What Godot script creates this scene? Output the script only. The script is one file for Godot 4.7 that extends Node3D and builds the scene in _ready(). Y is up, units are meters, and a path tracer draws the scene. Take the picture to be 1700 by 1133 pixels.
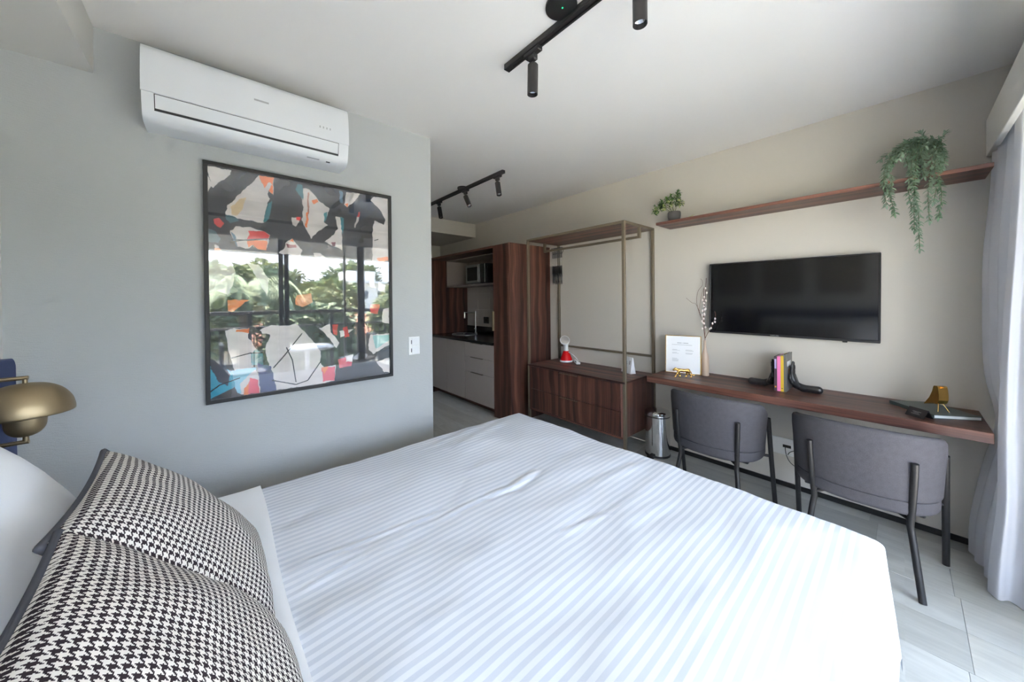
extends Node3D
# A hotel studio: bed in front, grey papered wall with a large picture at the left, desk wall ahead, kitchenette beyond.
# Axes: x runs along the desk wall (window side positive), y up, z towards the headboard. Metres.

const XL := -2.318      # face of the papered wall
const ZB := -3.16       # face of the desk wall
const ZH := 0.62        # face of the headboard wall
const XW := 0.50        # inner face of the window wall
const XK := -5.60       # end of the kitchen corridor
const ZC := -1.232      # where the papered wall ends
const H := 2.6
const YD := 0.756       # desk top

var mats := {}
var offs := {}
var counts := {}


class Geo:
	var v := PackedVector3Array()
	var n := PackedVector3Array()
	var t := PackedVector2Array()
	var ix := PackedInt32Array()
	var xf := Transform3D.IDENTITY

	func add(p: Vector3, nn: Vector3, uv := Vector2.ZERO) -> int:
		v.append(xf * p)
		n.append((xf.basis * nn).normalized())
		t.append(uv)
		return v.size() - 1

	func tri(a: int, b: int, c: int) -> void:
		var f := (v[b] - v[a]).cross(v[c] - v[a])
		if f.dot(n[a] + n[b] + n[c]) > 0.0:
			ix.append_array(PackedInt32Array([a, c, b]))
		else:
			ix.append_array(PackedInt32Array([a, b, c]))

	func quad(a: int, b: int, c: int, d: int) -> void:
		tri(a, b, c)
		tri(a, c, d)

	# a flat polygon, convex, given round its rim
	func face(pts: Array, nn: Vector3, uvs := []) -> void:
		var ids := []
		var a := nn.abs()
		for i in pts.size():
			var p: Vector3 = pts[i]
			var uv := Vector2(p.x, -p.y)
			if uvs.size():
				uv = uvs[i]
			elif a.x >= a.y and a.x >= a.z:
				uv = Vector2(p.z, -p.y)
			elif a.y >= a.z:
				uv = Vector2(p.x, p.z)
			ids.append(add(p, nn, uv))
		for i in range(1, ids.size() - 1):
			tri(ids[0], ids[i], ids[i + 1])

	# a box with chamfered edges
	func box(lo: Vector3, hi: Vector3, bev := 0.0) -> Geo:
		var c := (lo + hi) / 2.0
		var s := (hi - lo).abs() / 2.0
		var b := minf(bev, minf(s.x, minf(s.y, s.z)) * 0.9)
		var q := func(sx: float, sy: float, sz: float, ax: int) -> Vector3:
			var d := Vector3(s.x - b, s.y - b, s.z - b)
			d[ax] = s[ax]
			return c + Vector3(sx, sy, sz) * d
		for ax in 3:
			var u := (ax + 1) % 3
			var w := (ax + 2) % 3
			for sg in [-1.0, 1.0]:
				var pts := []
				for k in [[-1, -1], [1, -1], [1, 1], [-1, 1]]:
					var e := Vector3.ZERO
					e[ax] = sg
					e[u] = k[0]
					e[w] = k[1]
					pts.append(q.call(e.x, e.y, e.z, ax))
				var nn := Vector3.ZERO
				nn[ax] = sg
				face(pts, nn)
		if b <= 0.0:
			return self
		for ax in 3:
			var u := (ax + 1) % 3
			var w := (ax + 2) % 3
			for su in [-1.0, 1.0]:
				for sw in [-1.0, 1.0]:
					var e := Vector3.ZERO
					e[u] = su
					e[w] = sw
					var pts := []
					for k in [[-1.0, u], [1.0, u], [1.0, w], [-1.0, w]]:
						var g := e
						g[ax] = k[0]
						pts.append(q.call(g.x, g.y, g.z, k[1]))
					face(pts, e.normalized())
		for sx in [-1.0, 1.0]:
			for sy in [-1.0, 1.0]:
				for sz in [-1.0, 1.0]:
					face([q.call(sx, sy, sz, 0), q.call(sx, sy, sz, 1), q.call(sx, sy, sz, 2)], Vector3(sx, sy, sz).normalized())
		return self

	# rows of points as a smooth sheet; wu, wv close it; out = 1 or -1 picks the side, 0 turns normals away from the middle
	func grid(rows: Array, wu := false, wv := false, out := 0.0, uvs = null) -> Geo:
		var nv: int = rows.size()
		var nu: int = rows[0].size()
		var mid := Vector3.ZERO
		for r in rows:
			for p in r:
				mid += p
		mid /= float(nu * nv)
		var nor := []
		var total := 0.0
		for j in nv:
			var line := PackedVector3Array()
			for i in nu:
				var i0 := (i - 1 + nu) % nu if wu else maxi(i - 1, 0)
				var i1 := (i + 1) % nu if wu else mini(i + 1, nu - 1)
				var j0 := (j - 1 + nv) % nv if wv else maxi(j - 1, 0)
				var j1 := (j + 1) % nv if wv else mini(j + 1, nv - 1)
				var d: Vector3 = (rows[j][i1] - rows[j][i0]).cross(rows[j1][i] - rows[j0][i])
				if d.length() < 1e-12:
					d = Vector3.ZERO
				else:
					d = d.normalized()
				total += d.dot(rows[j][i] - mid)
				line.append(d)
			nor.append(line)
		var sg := out
		if out == 0.0:
			sg = 1.0 if total > 0.0 else -1.0
		var base := v.size()
		var cu := nu + (1 if wu else 0)
		var cv := nv + (1 if wv else 0)
		for j in cv:
			for i in cu:
				var p: Vector3 = rows[j % nv][i % nu]
				var d: Vector3 = nor[j % nv][i % nu] * sg
				if d == Vector3.ZERO:
					d = (p - mid).normalized()
				var uv := Vector2(float(i) / (cu - 1), float(j) / (cv - 1))
				if uvs != null:
					uv = uvs.call(i, j, p)
				add(p, d, uv)
		for j in cv - 1:
			for i in cu - 1:
				var a := base + j * cu + i
				quad(a, a + 1, a + cu + 1, a + cu)
		return self

	# profile of (radius, height) turned round the y axis at c
	func lathe(prof: Array, c := Vector3.ZERO, seg := 32, sharp := 35.0) -> Geo:
		var m := prof.size()
		var nr := []
		for k in m - 1:
			var d: Vector2 = prof[k + 1] - prof[k]
			nr.append(Vector2(d.y, -d.x).normalized())
		# profiles run from the bottom outside up, so that normals point outwards
		for k in m - 1:
			var ends := [nr[k], nr[k]]
			if k > 0 and rad_to_deg(absf(nr[k].angle_to(nr[k - 1]))) < sharp:
				ends[0] = (nr[k] + nr[k - 1]).normalized()
			if k < m - 2 and rad_to_deg(absf(nr[k].angle_to(nr[k + 1]))) < sharp:
				ends[1] = (nr[k] + nr[k + 1]).normalized()
			var base := v.size()
			for e in 2:
				for i in seg + 1:
					var a := TAU * i / seg
					var r: Vector2 = prof[k + e]
					add(c + Vector3(r.x * cos(a), r.y, r.x * sin(a)), Vector3(ends[e].x * cos(a), ends[e].y, ends[e].x * sin(a)), Vector2(float(i) / seg, r.y))
			for i in seg:
				var a := base + i
				quad(a, a + 1, a + seg + 2, a + seg + 1)
		return self

	# a round bar along a path; r is one radius or one per point
	func tube(path: Array, r, sides := 12, caps := true, flat := 1.0) -> Geo:
		var m := path.size()
		var up := Vector3.UP
		var t0: Vector3 = (path[1] - path[0]).normalized()
		if absf(t0.dot(up)) > 0.9:
			up = Vector3.RIGHT
		var side := t0.cross(up).normalized()
		var rings := []
		for k in m:
			var tg: Vector3 = (path[mini(k + 1, m - 1)] - path[maxi(k - 1, 0)]).normalized()
			side = (side - tg * side.dot(tg)).normalized()
			var bi := tg.cross(side)
			var rr: float = r if not r is Array else r[k]
			var ring := PackedVector3Array()
			for i in sides:
				var a := TAU * i / sides
				ring.append(path[k] + (side * cos(a) + bi * sin(a) * flat) * rr)
			rings.append(ring)
		var base := v.size()
		for k in m:
			for i in sides + 1:
				var p: Vector3 = rings[k][i % sides]
				add(p, (p - path[k]).normalized() if (p - path[k]).length() > 1e-9 else Vector3.UP, Vector2(float(i) / sides, k))
		for k in m - 1:
			for i in sides:
				var a := base + k * (sides + 1) + i
				quad(a, a + 1, a + sides + 2, a + sides + 1)
		if caps:
			face(Array(rings[0]), (path[0] - path[1]).normalized())
			face(Array(rings[m - 1]), (path[m - 1] - path[m - 2]).normalized())
		return self

	# an outline in x, y pushed out along z from z0 to z1
	func prism(poly: PackedVector2Array, z0: float, z1: float, smooth := false) -> Geo:
		var m := poly.size()
		var cw := Geometry2D.is_polygon_clockwise(poly)
		var nn := PackedVector2Array()
		for k in m:
			var d := (poly[(k + 1) % m] - poly[k]).normalized()
			var o := Vector2(d.y, -d.x)
			nn.append(-o if cw else o)
		for k in m:
			var k2 := (k + 1) % m
			var na := nn[k]
			var nb := nn[k]
			if smooth:
				if nn[k].dot(nn[(k - 1 + m) % m]) > 0.7:
					na = (nn[k] + nn[(k - 1 + m) % m]).normalized()
				if nn[k].dot(nn[k2]) > 0.7:
					nb = (nn[k] + nn[k2]).normalized()
			var a := add(Vector3(poly[k].x, poly[k].y, z0), Vector3(na.x, na.y, 0), Vector2(poly[k].x, z0))
			var b := add(Vector3(poly[k2].x, poly[k2].y, z0), Vector3(nb.x, nb.y, 0), Vector2(poly[k2].x, z0))
			var c := add(Vector3(poly[k2].x, poly[k2].y, z1), Vector3(nb.x, nb.y, 0), Vector2(poly[k2].x, z1))
			var e := add(Vector3(poly[k].x, poly[k].y, z1), Vector3(na.x, na.y, 0), Vector2(poly[k].x, z1))
			quad(a, b, c, e)
		var tr := Geometry2D.triangulate_polygon(poly)
		for s in [[z0, -1.0 if z1 > z0 else 1.0], [z1, 1.0 if z1 > z0 else -1.0]]:
			var base := v.size()
			for p in poly:
				add(Vector3(p.x, p.y, s[0]), Vector3(0, 0, s[1]), p)
			for k in range(0, tr.size(), 3):
				tri(base + tr[k], base + tr[k + 1], base + tr[k + 2])
		return self

	# an ellipsoid
	func ball(c: Vector3, r: Vector3, nu := 16, nv := 10) -> Geo:
		var base := v.size()
		for j in nv + 1:
			var b := PI * j / nv
			for i in nu + 1:
				var a := TAU * i / nu
				var d := Vector3(sin(b) * cos(a), cos(b), sin(b) * sin(a))
				add(c + d * r, d / r, Vector2(float(i) / nu, float(j) / nv))
		for j in nv:
			for i in nu:
				var a := base + j * (nu + 1) + i
				quad(a, a + 1, a + nu + 2, a + nu + 1)
		return self

	# smooth union of tapered capsules [a, b, ra, rb], meshed as surface nets
	func flesh(bones: Array, cell: float, k: float) -> Geo:
		var lo := Vector3(1e9, 1e9, 1e9)
		var hi := -lo
		for b in bones:
			var m: float = maxf(b[2], b[3]) + 3.0 * cell
			for e in 2:
				lo = lo.min(b[e] - Vector3(m, m, m))
				hi = hi.max(b[e] + Vector3(m, m, m))
		var dm := Vector3i(((hi - lo) / cell).ceil()) + Vector3i.ONE
		var f := PackedFloat32Array()
		f.resize(dm.x * dm.y * dm.z)
		f.fill(1.0)
		for b in bones:
			var pa: Vector3 = b[0]
			var ba: Vector3 = b[1] - b[0]
			var l2 := maxf(ba.length_squared(), 1e-12)
			var m: float = maxf(b[2], b[3]) + 3.0 * cell + k
			var g0 := Vector3i(((pa.min(b[1]) - Vector3(m, m, m) - lo) / cell).floor()).clamp(Vector3i.ZERO, dm - Vector3i.ONE)
			var g1 := Vector3i(((pa.max(b[1]) + Vector3(m, m, m) - lo) / cell).ceil()).clamp(Vector3i.ZERO, dm - Vector3i.ONE)
			for z in range(g0.z, g1.z + 1):
				for y in range(g0.y, g1.y + 1):
					for x in range(g0.x, g1.x + 1):
						var p := lo + Vector3(x, y, z) * cell
						var s := clampf((p - pa).dot(ba) / l2, 0.0, 1.0)
						var d := (p - pa - ba * s).length() - lerpf(b[2], b[3], s)
						var at := (z * dm.y + y) * dm.x + x
						var o := f[at]
						var h := maxf(k - absf(d - o), 0.0) / k
						f[at] = minf(d, o) - h * h * k * 0.25
		var ids := {}
		var st := [1, dm.x, dm.x * dm.y]
		for z in dm.z - 1:
			for y in dm.y - 1:
				for x in dm.x - 1:
					var at := (z * dm.y + y) * dm.x + x
					var inside := 0
					var val := []
					for c in 8:
						var q: float = f[at + (c & 1) + (c >> 1 & 1) * dm.x + (c >> 2) * dm.x * dm.y]
						val.append(q)
						if q < 0.0:
							inside += 1
					if inside == 0 or inside == 8:
						continue
					var sum := Vector3.ZERO
					var cnt := 0
					for c in 8:
						for ax in 3:
							if c >> ax & 1:
								continue
							var c2: int = c | (1 << ax)
							if (val[c] < 0.0) != (val[c2] < 0.0):
								var w: float = val[c] / (val[c] - val[c2])
								var p := Vector3(c & 1, c >> 1 & 1, c >> 2)
								p[ax] = w
								sum += p
								cnt += 1
					var gr := Vector3(val[1] + val[3] + val[5] + val[7] - val[0] - val[2] - val[4] - val[6], val[2] + val[3] + val[6] + val[7] - val[0] - val[1] - val[4] - val[5], val[4] + val[5] + val[6] + val[7] - val[0] - val[1] - val[2] - val[3])
					ids[at] = add(lo + (Vector3(x, y, z) + sum / cnt) * cell, gr.normalized())
		for z in range(1, dm.z - 1):
			for y in range(1, dm.y - 1):
				for x in range(1, dm.x - 1):
					var at := (z * dm.y + y) * dm.x + x
					for ax in 3:
						if (f[at] < 0.0) != (f[at + st[ax]] < 0.0):
							var u: int = st[(ax + 1) % 3]
							var w: int = st[(ax + 2) % 3]
							if ids.has(at) and ids.has(at - u) and ids.has(at - w) and ids.has(at - u - w):
								quad(ids[at], ids[at - u], ids[at - u - w], ids[at - w])
		return self


func box(lo: Vector3, hi: Vector3, b := 0.0) -> Geo:
	return Geo.new().box(lo, hi, b)


func V(x: float, y: float, z: float) -> Vector3:
	return Vector3(x, y, z)


func commit(g: Geo, off: Vector3) -> ArrayMesh:
	var a := []
	a.resize(Mesh.ARRAY_MAX)
	var p := g.v
	if off != Vector3.ZERO:
		for i in p.size():
			p[i] -= off
	a[Mesh.ARRAY_VERTEX] = p
	a[Mesh.ARRAY_NORMAL] = g.n
	a[Mesh.ARRAY_TEX_UV] = g.t
	a[Mesh.ARRAY_INDEX] = g.ix
	var m := ArrayMesh.new()
	m.add_surface_from_arrays(Mesh.PRIMITIVE_TRIANGLES, a)
	return m


func numbered(called: String, under: Node) -> String:
	var key := str(under.get_instance_id()) + called
	var k: int = counts.get(key, 0)
	counts[key] = k + 1
	return called if k == 0 else "%s_%03d" % [called, k]


func tag(o: Node, label: String, cat: String, group := "", kind := "") -> void:
	o.set_meta("label", label)
	o.set_meta("category", cat)
	if group:
		o.set_meta("group", group)
	if kind:
		o.set_meta("kind", kind)


# a thing: an empty at its base, parts as children
func thing(called: String, label: String, cat: String, at := Vector3.ZERO, group := "") -> Node3D:
	var o := Node3D.new()
	o.name = numbered(called, self)
	add_child(o)
	o.position = at
	offs[o] = at
	tag(o, label, cat, group)
	return o


# a part in world coordinates under a thing, a part or a piece of the setting
func part(up: Node3D, called: String, g: Geo, m: Material, label := "") -> MeshInstance3D:
	var o := MeshInstance3D.new()
	var off: Vector3 = offs.get(up, Vector3.ZERO)
	o.mesh = commit(g, off)
	o.material_override = m
	o.name = numbered(called, up)
	up.add_child(o)
	offs[o] = off
	if label:
		o.set_meta("label", label)
	return o


func single(called: String, g: Geo, m: Material, label: String, cat: String, at: Vector3, group := "") -> MeshInstance3D:
	var o := MeshInstance3D.new()
	o.mesh = commit(g, at)
	o.material_override = m
	o.name = numbered(called, self)
	add_child(o)
	o.position = at
	offs[o] = at
	tag(o, label, cat, group)
	return o


func struct(called: String, g: Geo, m: Material, label := "") -> MeshInstance3D:
	var o := MeshInstance3D.new()
	o.mesh = commit(g, Vector3.ZERO)
	o.material_override = m
	o.name = numbered(called, self)
	add_child(o)
	o.set_meta("kind", "structure")
	if label:
		o.set_meta("label", label)
	offs[o] = Vector3.ZERO
	return o


func stuff(o: Node) -> Node:
	o.set_meta("kind", "stuff")
	return o


func copy_of(o: Node3D, called: String, label: String, at: Vector3, turn := 0.0) -> Node3D:
	var c: Node3D = o.duplicate()
	c.name = numbered(called, self)
	add_child(c)
	c.position = at
	c.rotation.y = turn
	c.set_meta("label", label)
	return c


# ---------------------------------------------------------------- materials

func mat(key: String, color: Color, rough := 0.6, metal := 0.0, spec := 0.5) -> StandardMaterial3D:
	if mats.has(key):
		return mats[key]
	var m := StandardMaterial3D.new()
	m.resource_name = key
	m.albedo_color = color
	m.roughness = rough
	m.metallic = metal
	m.metallic_specular = spec
	mats[key] = m
	return m


# a lathe profile with its corners eased out
func eased(p: Array, n: int) -> Array:
	var c := Curve2D.new()
	for k in p.size():
		var t: Vector2 = (p[mini(k + 1, p.size() - 1)] - p[maxi(k - 1, 0)]) / 6.0
		c.add_point(p[k], -t, t)
	var out := []
	for i in n + 1:
		out.append(c.sample_baked(c.get_baked_length() * i / n, true))
	return out


func rgb(r: int, g: int, b: int) -> Color:
	return Color8(r, g, b)


func noise(sd: int, freq: float, oct := 3) -> FastNoiseLite:
	var n := FastNoiseLite.new()
	n.seed = sd
	n.noise_type = FastNoiseLite.TYPE_SIMPLEX_SMOOTH
	n.frequency = freq
	n.fractal_octaves = oct
	return n


func tri_map(m: StandardMaterial3D, size: float) -> void:
	m.uv1_triplanar = true
	m.uv1_world_triplanar = true
	m.uv1_scale = Vector3.ONE / size


func picture(w: int, h: int, f: Callable) -> ImageTexture:
	var b := PackedByteArray()
	b.resize(w * h * 3)
	var k := 0
	for y in h:
		for x in w:
			var c: Color = f.call(x, y)
			b[k] = clampi(int(c.r * 255.0 + 0.5), 0, 255)
			b[k + 1] = clampi(int(c.g * 255.0 + 0.5), 0, 255)
			b[k + 2] = clampi(int(c.b * 255.0 + 0.5), 0, 255)
			k += 3
	return ImageTexture.create_from_image(Image.create_from_data(w, h, false, Image.FORMAT_RGB8, b))


func ramp3(a: Color, b: Color, c: Color, t: float) -> Color:
	return a.lerp(b, t * 2.0) if t < 0.5 else b.lerp(c, t * 2.0 - 1.0)


# dark walnut veneer: streaks run along v (upright) or along u (lying)
func walnut(lying: bool) -> ImageTexture:
	var band := noise(11, 0.020, 2)
	var line := noise(12, 0.11, 3)
	var slow := noise(13, 0.006, 2)
	var dark := rgb(42, 25, 22)
	var mid := rgb(82, 51, 42)
	var light := rgb(128, 85, 68)
	return picture(640, 640, func(x: int, y: int) -> Color:
		var a := float(y if lying else x)
		var l := float(x if lying else y)
		var w := slow.get_noise_2d(a * 0.6, l) * 16.0
		var t := 0.46 + 0.55 * band.get_noise_2d(a + w, l * 0.05) + 0.34 * line.get_noise_2d(a + w * 0.5, l * 0.03) + 0.10 * line.get_noise_2d(a * 3.0, l * 0.25)
		return ramp3(dark, mid, light, clampf(t, 0.0, 1.0)))


func make_materials() -> void:
	mat("ceiling_paint", rgb(243, 239, 233), 0.9, 0.0, 0.2)
	mat("wall_paint", rgb(200, 194, 183), 0.85, 0.0, 0.25)
	mat("white_paint", rgb(222, 219, 212), 0.85, 0.0, 0.25)
	mat("plain_wall", rgb(222, 220, 216), 0.9, 0.0, 0.2)
	var m := mat("wallpaper", rgb(185, 187, 186), 0.8, 0.0, 0.3)
	var weave := noise(21, 0.09, 3)
	var weave2 := noise(22, 0.5, 2)
	var wt := picture(384, 384, func(x: int, y: int) -> Color:
		var a := 0.5 + 0.5 * weave.get_noise_2d(x * 0.35, y * 3.0) + 0.25 * weave2.get_noise_2d(x * 0.5, y)
		return Color(a, a, a))
	m.heightmap_enabled = true
	m.heightmap_texture = wt
	m.heightmap_scale = 0.08
	m.detail_enabled = false
	tri_map(m, 0.5)
	for k in 2:
		m = mat(["walnut_upright", "walnut_lying"][k], Color.WHITE, 0.42, 0.0, 0.5)
		m.albedo_texture = walnut(k == 1)
		tri_map(m, 1.15)
		m.uv1_scale = V(1 / 1.15, 1 / 2.6, 1 / 1.15) if k == 0 else V(1 / 3.6, 1 / 1.15, 1 / 1.15)
		m.uv1_offset = V(0, 0, 0) if k == 0 else V(-0.42 / 3.6, 0, 0)
	m = mat("walnut_edge", rgb(132, 92, 82), 0.45)
	m.albedo_texture = null
	mat("steel_brown", rgb(112, 101, 84), 0.45, 0.3)
	mat("greige_front", rgb(178, 167, 158), 0.5)
	mat("greige_lining", rgb(156, 144, 135), 0.6)
	mat("black_stone", rgb(24, 24, 25), 0.25)
	mat("black_metal", rgb(34, 33, 34), 0.45, 0.2)
	mat("black_plastic", rgb(22, 22, 23), 0.4)
	mat("black_gloss", rgb(8, 8, 9), 0.08, 0.0, 0.5)
	mat("black_frame", rgb(26, 25, 26), 0.5)
	mat("screen", rgb(10, 10, 11), 0.1, 0.0, 0.5)
	mat("white_plastic", rgb(236, 237, 238), 0.28)
	mat("white_plate", rgb(238, 238, 236), 0.35)
	mat("groove", rgb(40, 40, 42), 0.7)
	mat("grey_print", rgb(184, 184, 184), 0.6)
	mat("chrome", rgb(225, 225, 225), 0.08, 1.0)
	mat("brushed", rgb(190, 190, 188), 0.3, 1.0)
	mat("brass", rgb(154, 138, 110), 0.44, 0.9)
	mat("gold", rgb(240, 196, 112), 0.22, 1.0)
	mat("navy_velvet", rgb(22, 40, 84), 0.9)
	mats.navy_velvet.rim_enabled = true
	mats.navy_velvet.rim = 0.4
	mat("linen_white", rgb(246, 247, 249), 0.85, 0.0, 0.2)
	mat("mattress_white", rgb(228, 228, 226), 0.9, 0.0, 0.2)
	m = mat("sheer", rgb(240, 240, 244), 0.9, 0.0, 0.1)
	m.backlight_enabled = true
	m.backlight = Color(0.8, 0.8, 0.82)
	m.cull_mode = BaseMaterial3D.CULL_DISABLED
	m = mat("satin_stripe", Color.WHITE, 0.75, 0.0, 0.3)
	m.albedo_texture = picture(64, 8, func(x: int, _y: int) -> Color:
		var e := smoothstep(14.0, 18.0, x) * (1.0 - smoothstep(46.0, 50.0, x))
		return rgb(227, 230, 236).lerp(rgb(205, 210, 219), e))
	m = mat("houndstooth", Color.WHITE, 0.9, 0.0, 0.15)
	m.albedo_texture = picture(128, 128, func(x: int, y: int) -> Color:
		var i := x / 8
		var j := y / 8
		var warp := i % 8 < 4
		var weft := j % 8 < 4
		var darkness := warp if posmod(i + j, 4) < 2 else weft
		var gr := 0.94 + 0.06 * sin(x * 2.4) * sin(y * 2.1)
		return (rgb(52, 44, 48) if darkness else rgb(233, 228, 220)) * gr)
	mat("piping", rgb(70, 72, 78), 0.9, 0.0, 0.2)
	m = mat("chair_fabric", Color.WHITE, 0.95, 0.0, 0.15)
	var fib := noise(31, 0.35, 2)
	var fib2 := noise(32, 0.02, 2)
	m.albedo_texture = picture(256, 256, func(x: int, y: int) -> Color:
		var a := 0.5 * fib.get_noise_2d(x, y * 0.35) + 0.5 * fib.get_noise_2d(x * 0.35 + 300.0, y) + 0.25 * fib2.get_noise_2d(x, y)
		return rgb(76, 75, 79) * (1.0 + 0.22 * a))
	tri_map(m, 0.18)
	m.uv1_world_triplanar = false
	for k in 4:
		m = mat("plank_%d" % k, [Color(1, 1, 1), Color(0.95, 0.955, 0.95), Color(0.905, 0.905, 0.9), Color(0.97, 0.965, 0.955)][k], 0.38, 0.0, 0.4)
	var gn := noise(41, 0.012, 4)
	var gl := noise(42, 0.16, 2)
	var pl := picture(512, 512, func(x: int, y: int) -> Color:
		var a := 0.6 * gn.get_noise_2d(x * 0.6, y * 2.2) + 0.3 * gl.get_noise_2d(x * 0.12, y)
		return rgb(200, 200, 194) * (1.0 + 0.10 * a))
	for k in 4:
		mats["plank_%d" % k].albedo_texture = pl
		tri_map(mats["plank_%d" % k], 1.7)
	mat("subfloor", rgb(132, 134, 131), 0.9)
	mat("balcony_floor", rgb(222, 221, 218), 0.7)
	mat("concrete", rgb(206, 204, 200), 0.9)
	m = mat("window_glass", Color(1, 1, 1, 0.02), 0.0)
	m.transparency = BaseMaterial3D.TRANSPARENCY_ALPHA
	m = mat("picture_glass", Color(1, 1, 1, 0.02), 0.0)
	m.transparency = BaseMaterial3D.TRANSPARENCY_ALPHA
	mat("dark_anodised", rgb(52, 52, 55), 0.45, 0.3)
	mat("pot_grey", rgb(74, 73, 72), 0.8)
	mat("pot_taupe", rgb(120, 108, 96), 0.8)
	mat("leaf_sage", rgb(132, 154, 130), 0.7)
	mat("leaf_deep", rgb(98, 126, 98), 0.7)
	mat("leaf_bright", rgb(92, 138, 52), 0.55)
	mat("leaf_cream", rgb(186, 198, 126), 0.6)
	mat("leaf_dark", rgb(58, 92, 44), 0.6)
	for k in ["leaf_sage", "leaf_deep", "leaf_bright", "leaf_cream", "leaf_dark"]:
		mats[k].backlight_enabled = true
		mats[k].backlight = mats[k].albedo_color * 0.5
	mat("stem", rgb(96, 104, 74), 0.9)
	mat("twig", rgb(92, 58, 48), 0.8)
	mat("blossom", rgb(240, 226, 218), 0.8)
	mat("vase_beige", rgb(190, 168, 148), 0.35)
	mat("hand_black", rgb(26, 25, 27), 0.3)
	mat("paper", rgb(240, 240, 240), 0.8)
	mat("page_edge", rgb(214, 218, 216), 0.6)
	mat("steamer_red", rgb(222, 16, 24), 0.25)
	mat("cover_green", rgb(66, 82, 82), 0.35)
	mat("sign_black", rgb(24, 22, 25), 0.4)
	mat("usb", rgb(40, 34, 24), 0.5)
	mat("tile_beige", rgb(198, 190, 180), 0.3)
	mat("grout", rgb(206, 202, 194), 0.9)
	mat("hill", rgb(128, 127, 114), 0.95)
	mat("bark", rgb(96, 84, 70), 0.9)
	mat("crown_mid", rgb(142, 152, 110), 0.8)
	mat("crown_dark", rgb(112, 126, 94), 0.8)
	mat("crown_olive", rgb(160, 164, 122), 0.8)
	mat("roof_tile", rgb(206, 140, 112), 0.8)
	mat("house_wall", rgb(228, 224, 216), 0.85)
	mat("house_window", rgb(70, 80, 88), 0.3)


func _ready() -> void:
	# camera: 12 mm lens, level, lens shifted a little
	var cam := Camera3D.new()
	cam.name = "camera"
	var f := 568.05
	cam.projection = Camera3D.PROJECTION_FRUSTUM
	cam.near = 0.05
	cam.far = 400.0
	cam.size = 1133.0 / f * cam.near
	cam.frustum_offset = Vector2(0.0, -(566.5 - 500.83) / f * cam.near)
	cam.position = V(0, 1.391, 0)
	cam.basis = Basis(Vector3.UP, deg_to_rad(48.8336)) * Basis(Vector3.RIGHT, deg_to_rad(-0.2592)) * Basis(Vector3.BACK, deg_to_rad(-0.5766))
	add_child(cam)
	cam.current = true
	var e := Environment.new()
	var sm := ProceduralSkyMaterial.new()
	sm.sky_top_color = rgb(176, 203, 242)
	sm.sky_horizon_color = rgb(226, 236, 250)
	sm.sky_curve = 0.25
	sm.ground_horizon_color = rgb(150, 150, 142)
	sm.ground_bottom_color = rgb(110, 110, 104)
	sm.sun_angle_max = 1.0
	var sky := Sky.new()
	sky.sky_material = sm
	e.background_mode = Environment.BG_SKY
	e.sky = sky
	e.background_energy_multiplier = 10.5
	e.tonemap_mode = Environment.TONE_MAPPER_LINEAR
	e.tonemap_exposure = 1.82
	e.sdfgi_enabled = true
	e.ssao_enabled = true
	e.ssil_enabled = true
	var we := WorldEnvironment.new()
	we.name = "world_environment"
	we.environment = e
	add_child(we)
	# hazy high sun: it reaches the balcony and the slope, not the room
	var sun := DirectionalLight3D.new()
	sun.name = "sun"
	sun.light_color = rgb(255, 247, 236)
	sun.light_energy = 25.0
	sun.light_angular_distance = 3.0
	sun.shadow_enabled = true
	sun.sky_mode = DirectionalLight3D.SKY_MODE_LIGHT_ONLY
	sun.look_at_from_position(V(30, 48, 7), Vector3.ZERO)
	add_child(sun)
	make_materials()
	build_room()
	build_window()
	build_kitchen()
	build_wardrobe()
	build_desk_wall()
	build_bed()
	build_chairs()
	build_picture_and_ac()
	build_tracks()
	build_desk_items()
	build_plants()
	build_outside()


# ---------------------------------------------------------------- the room

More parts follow.
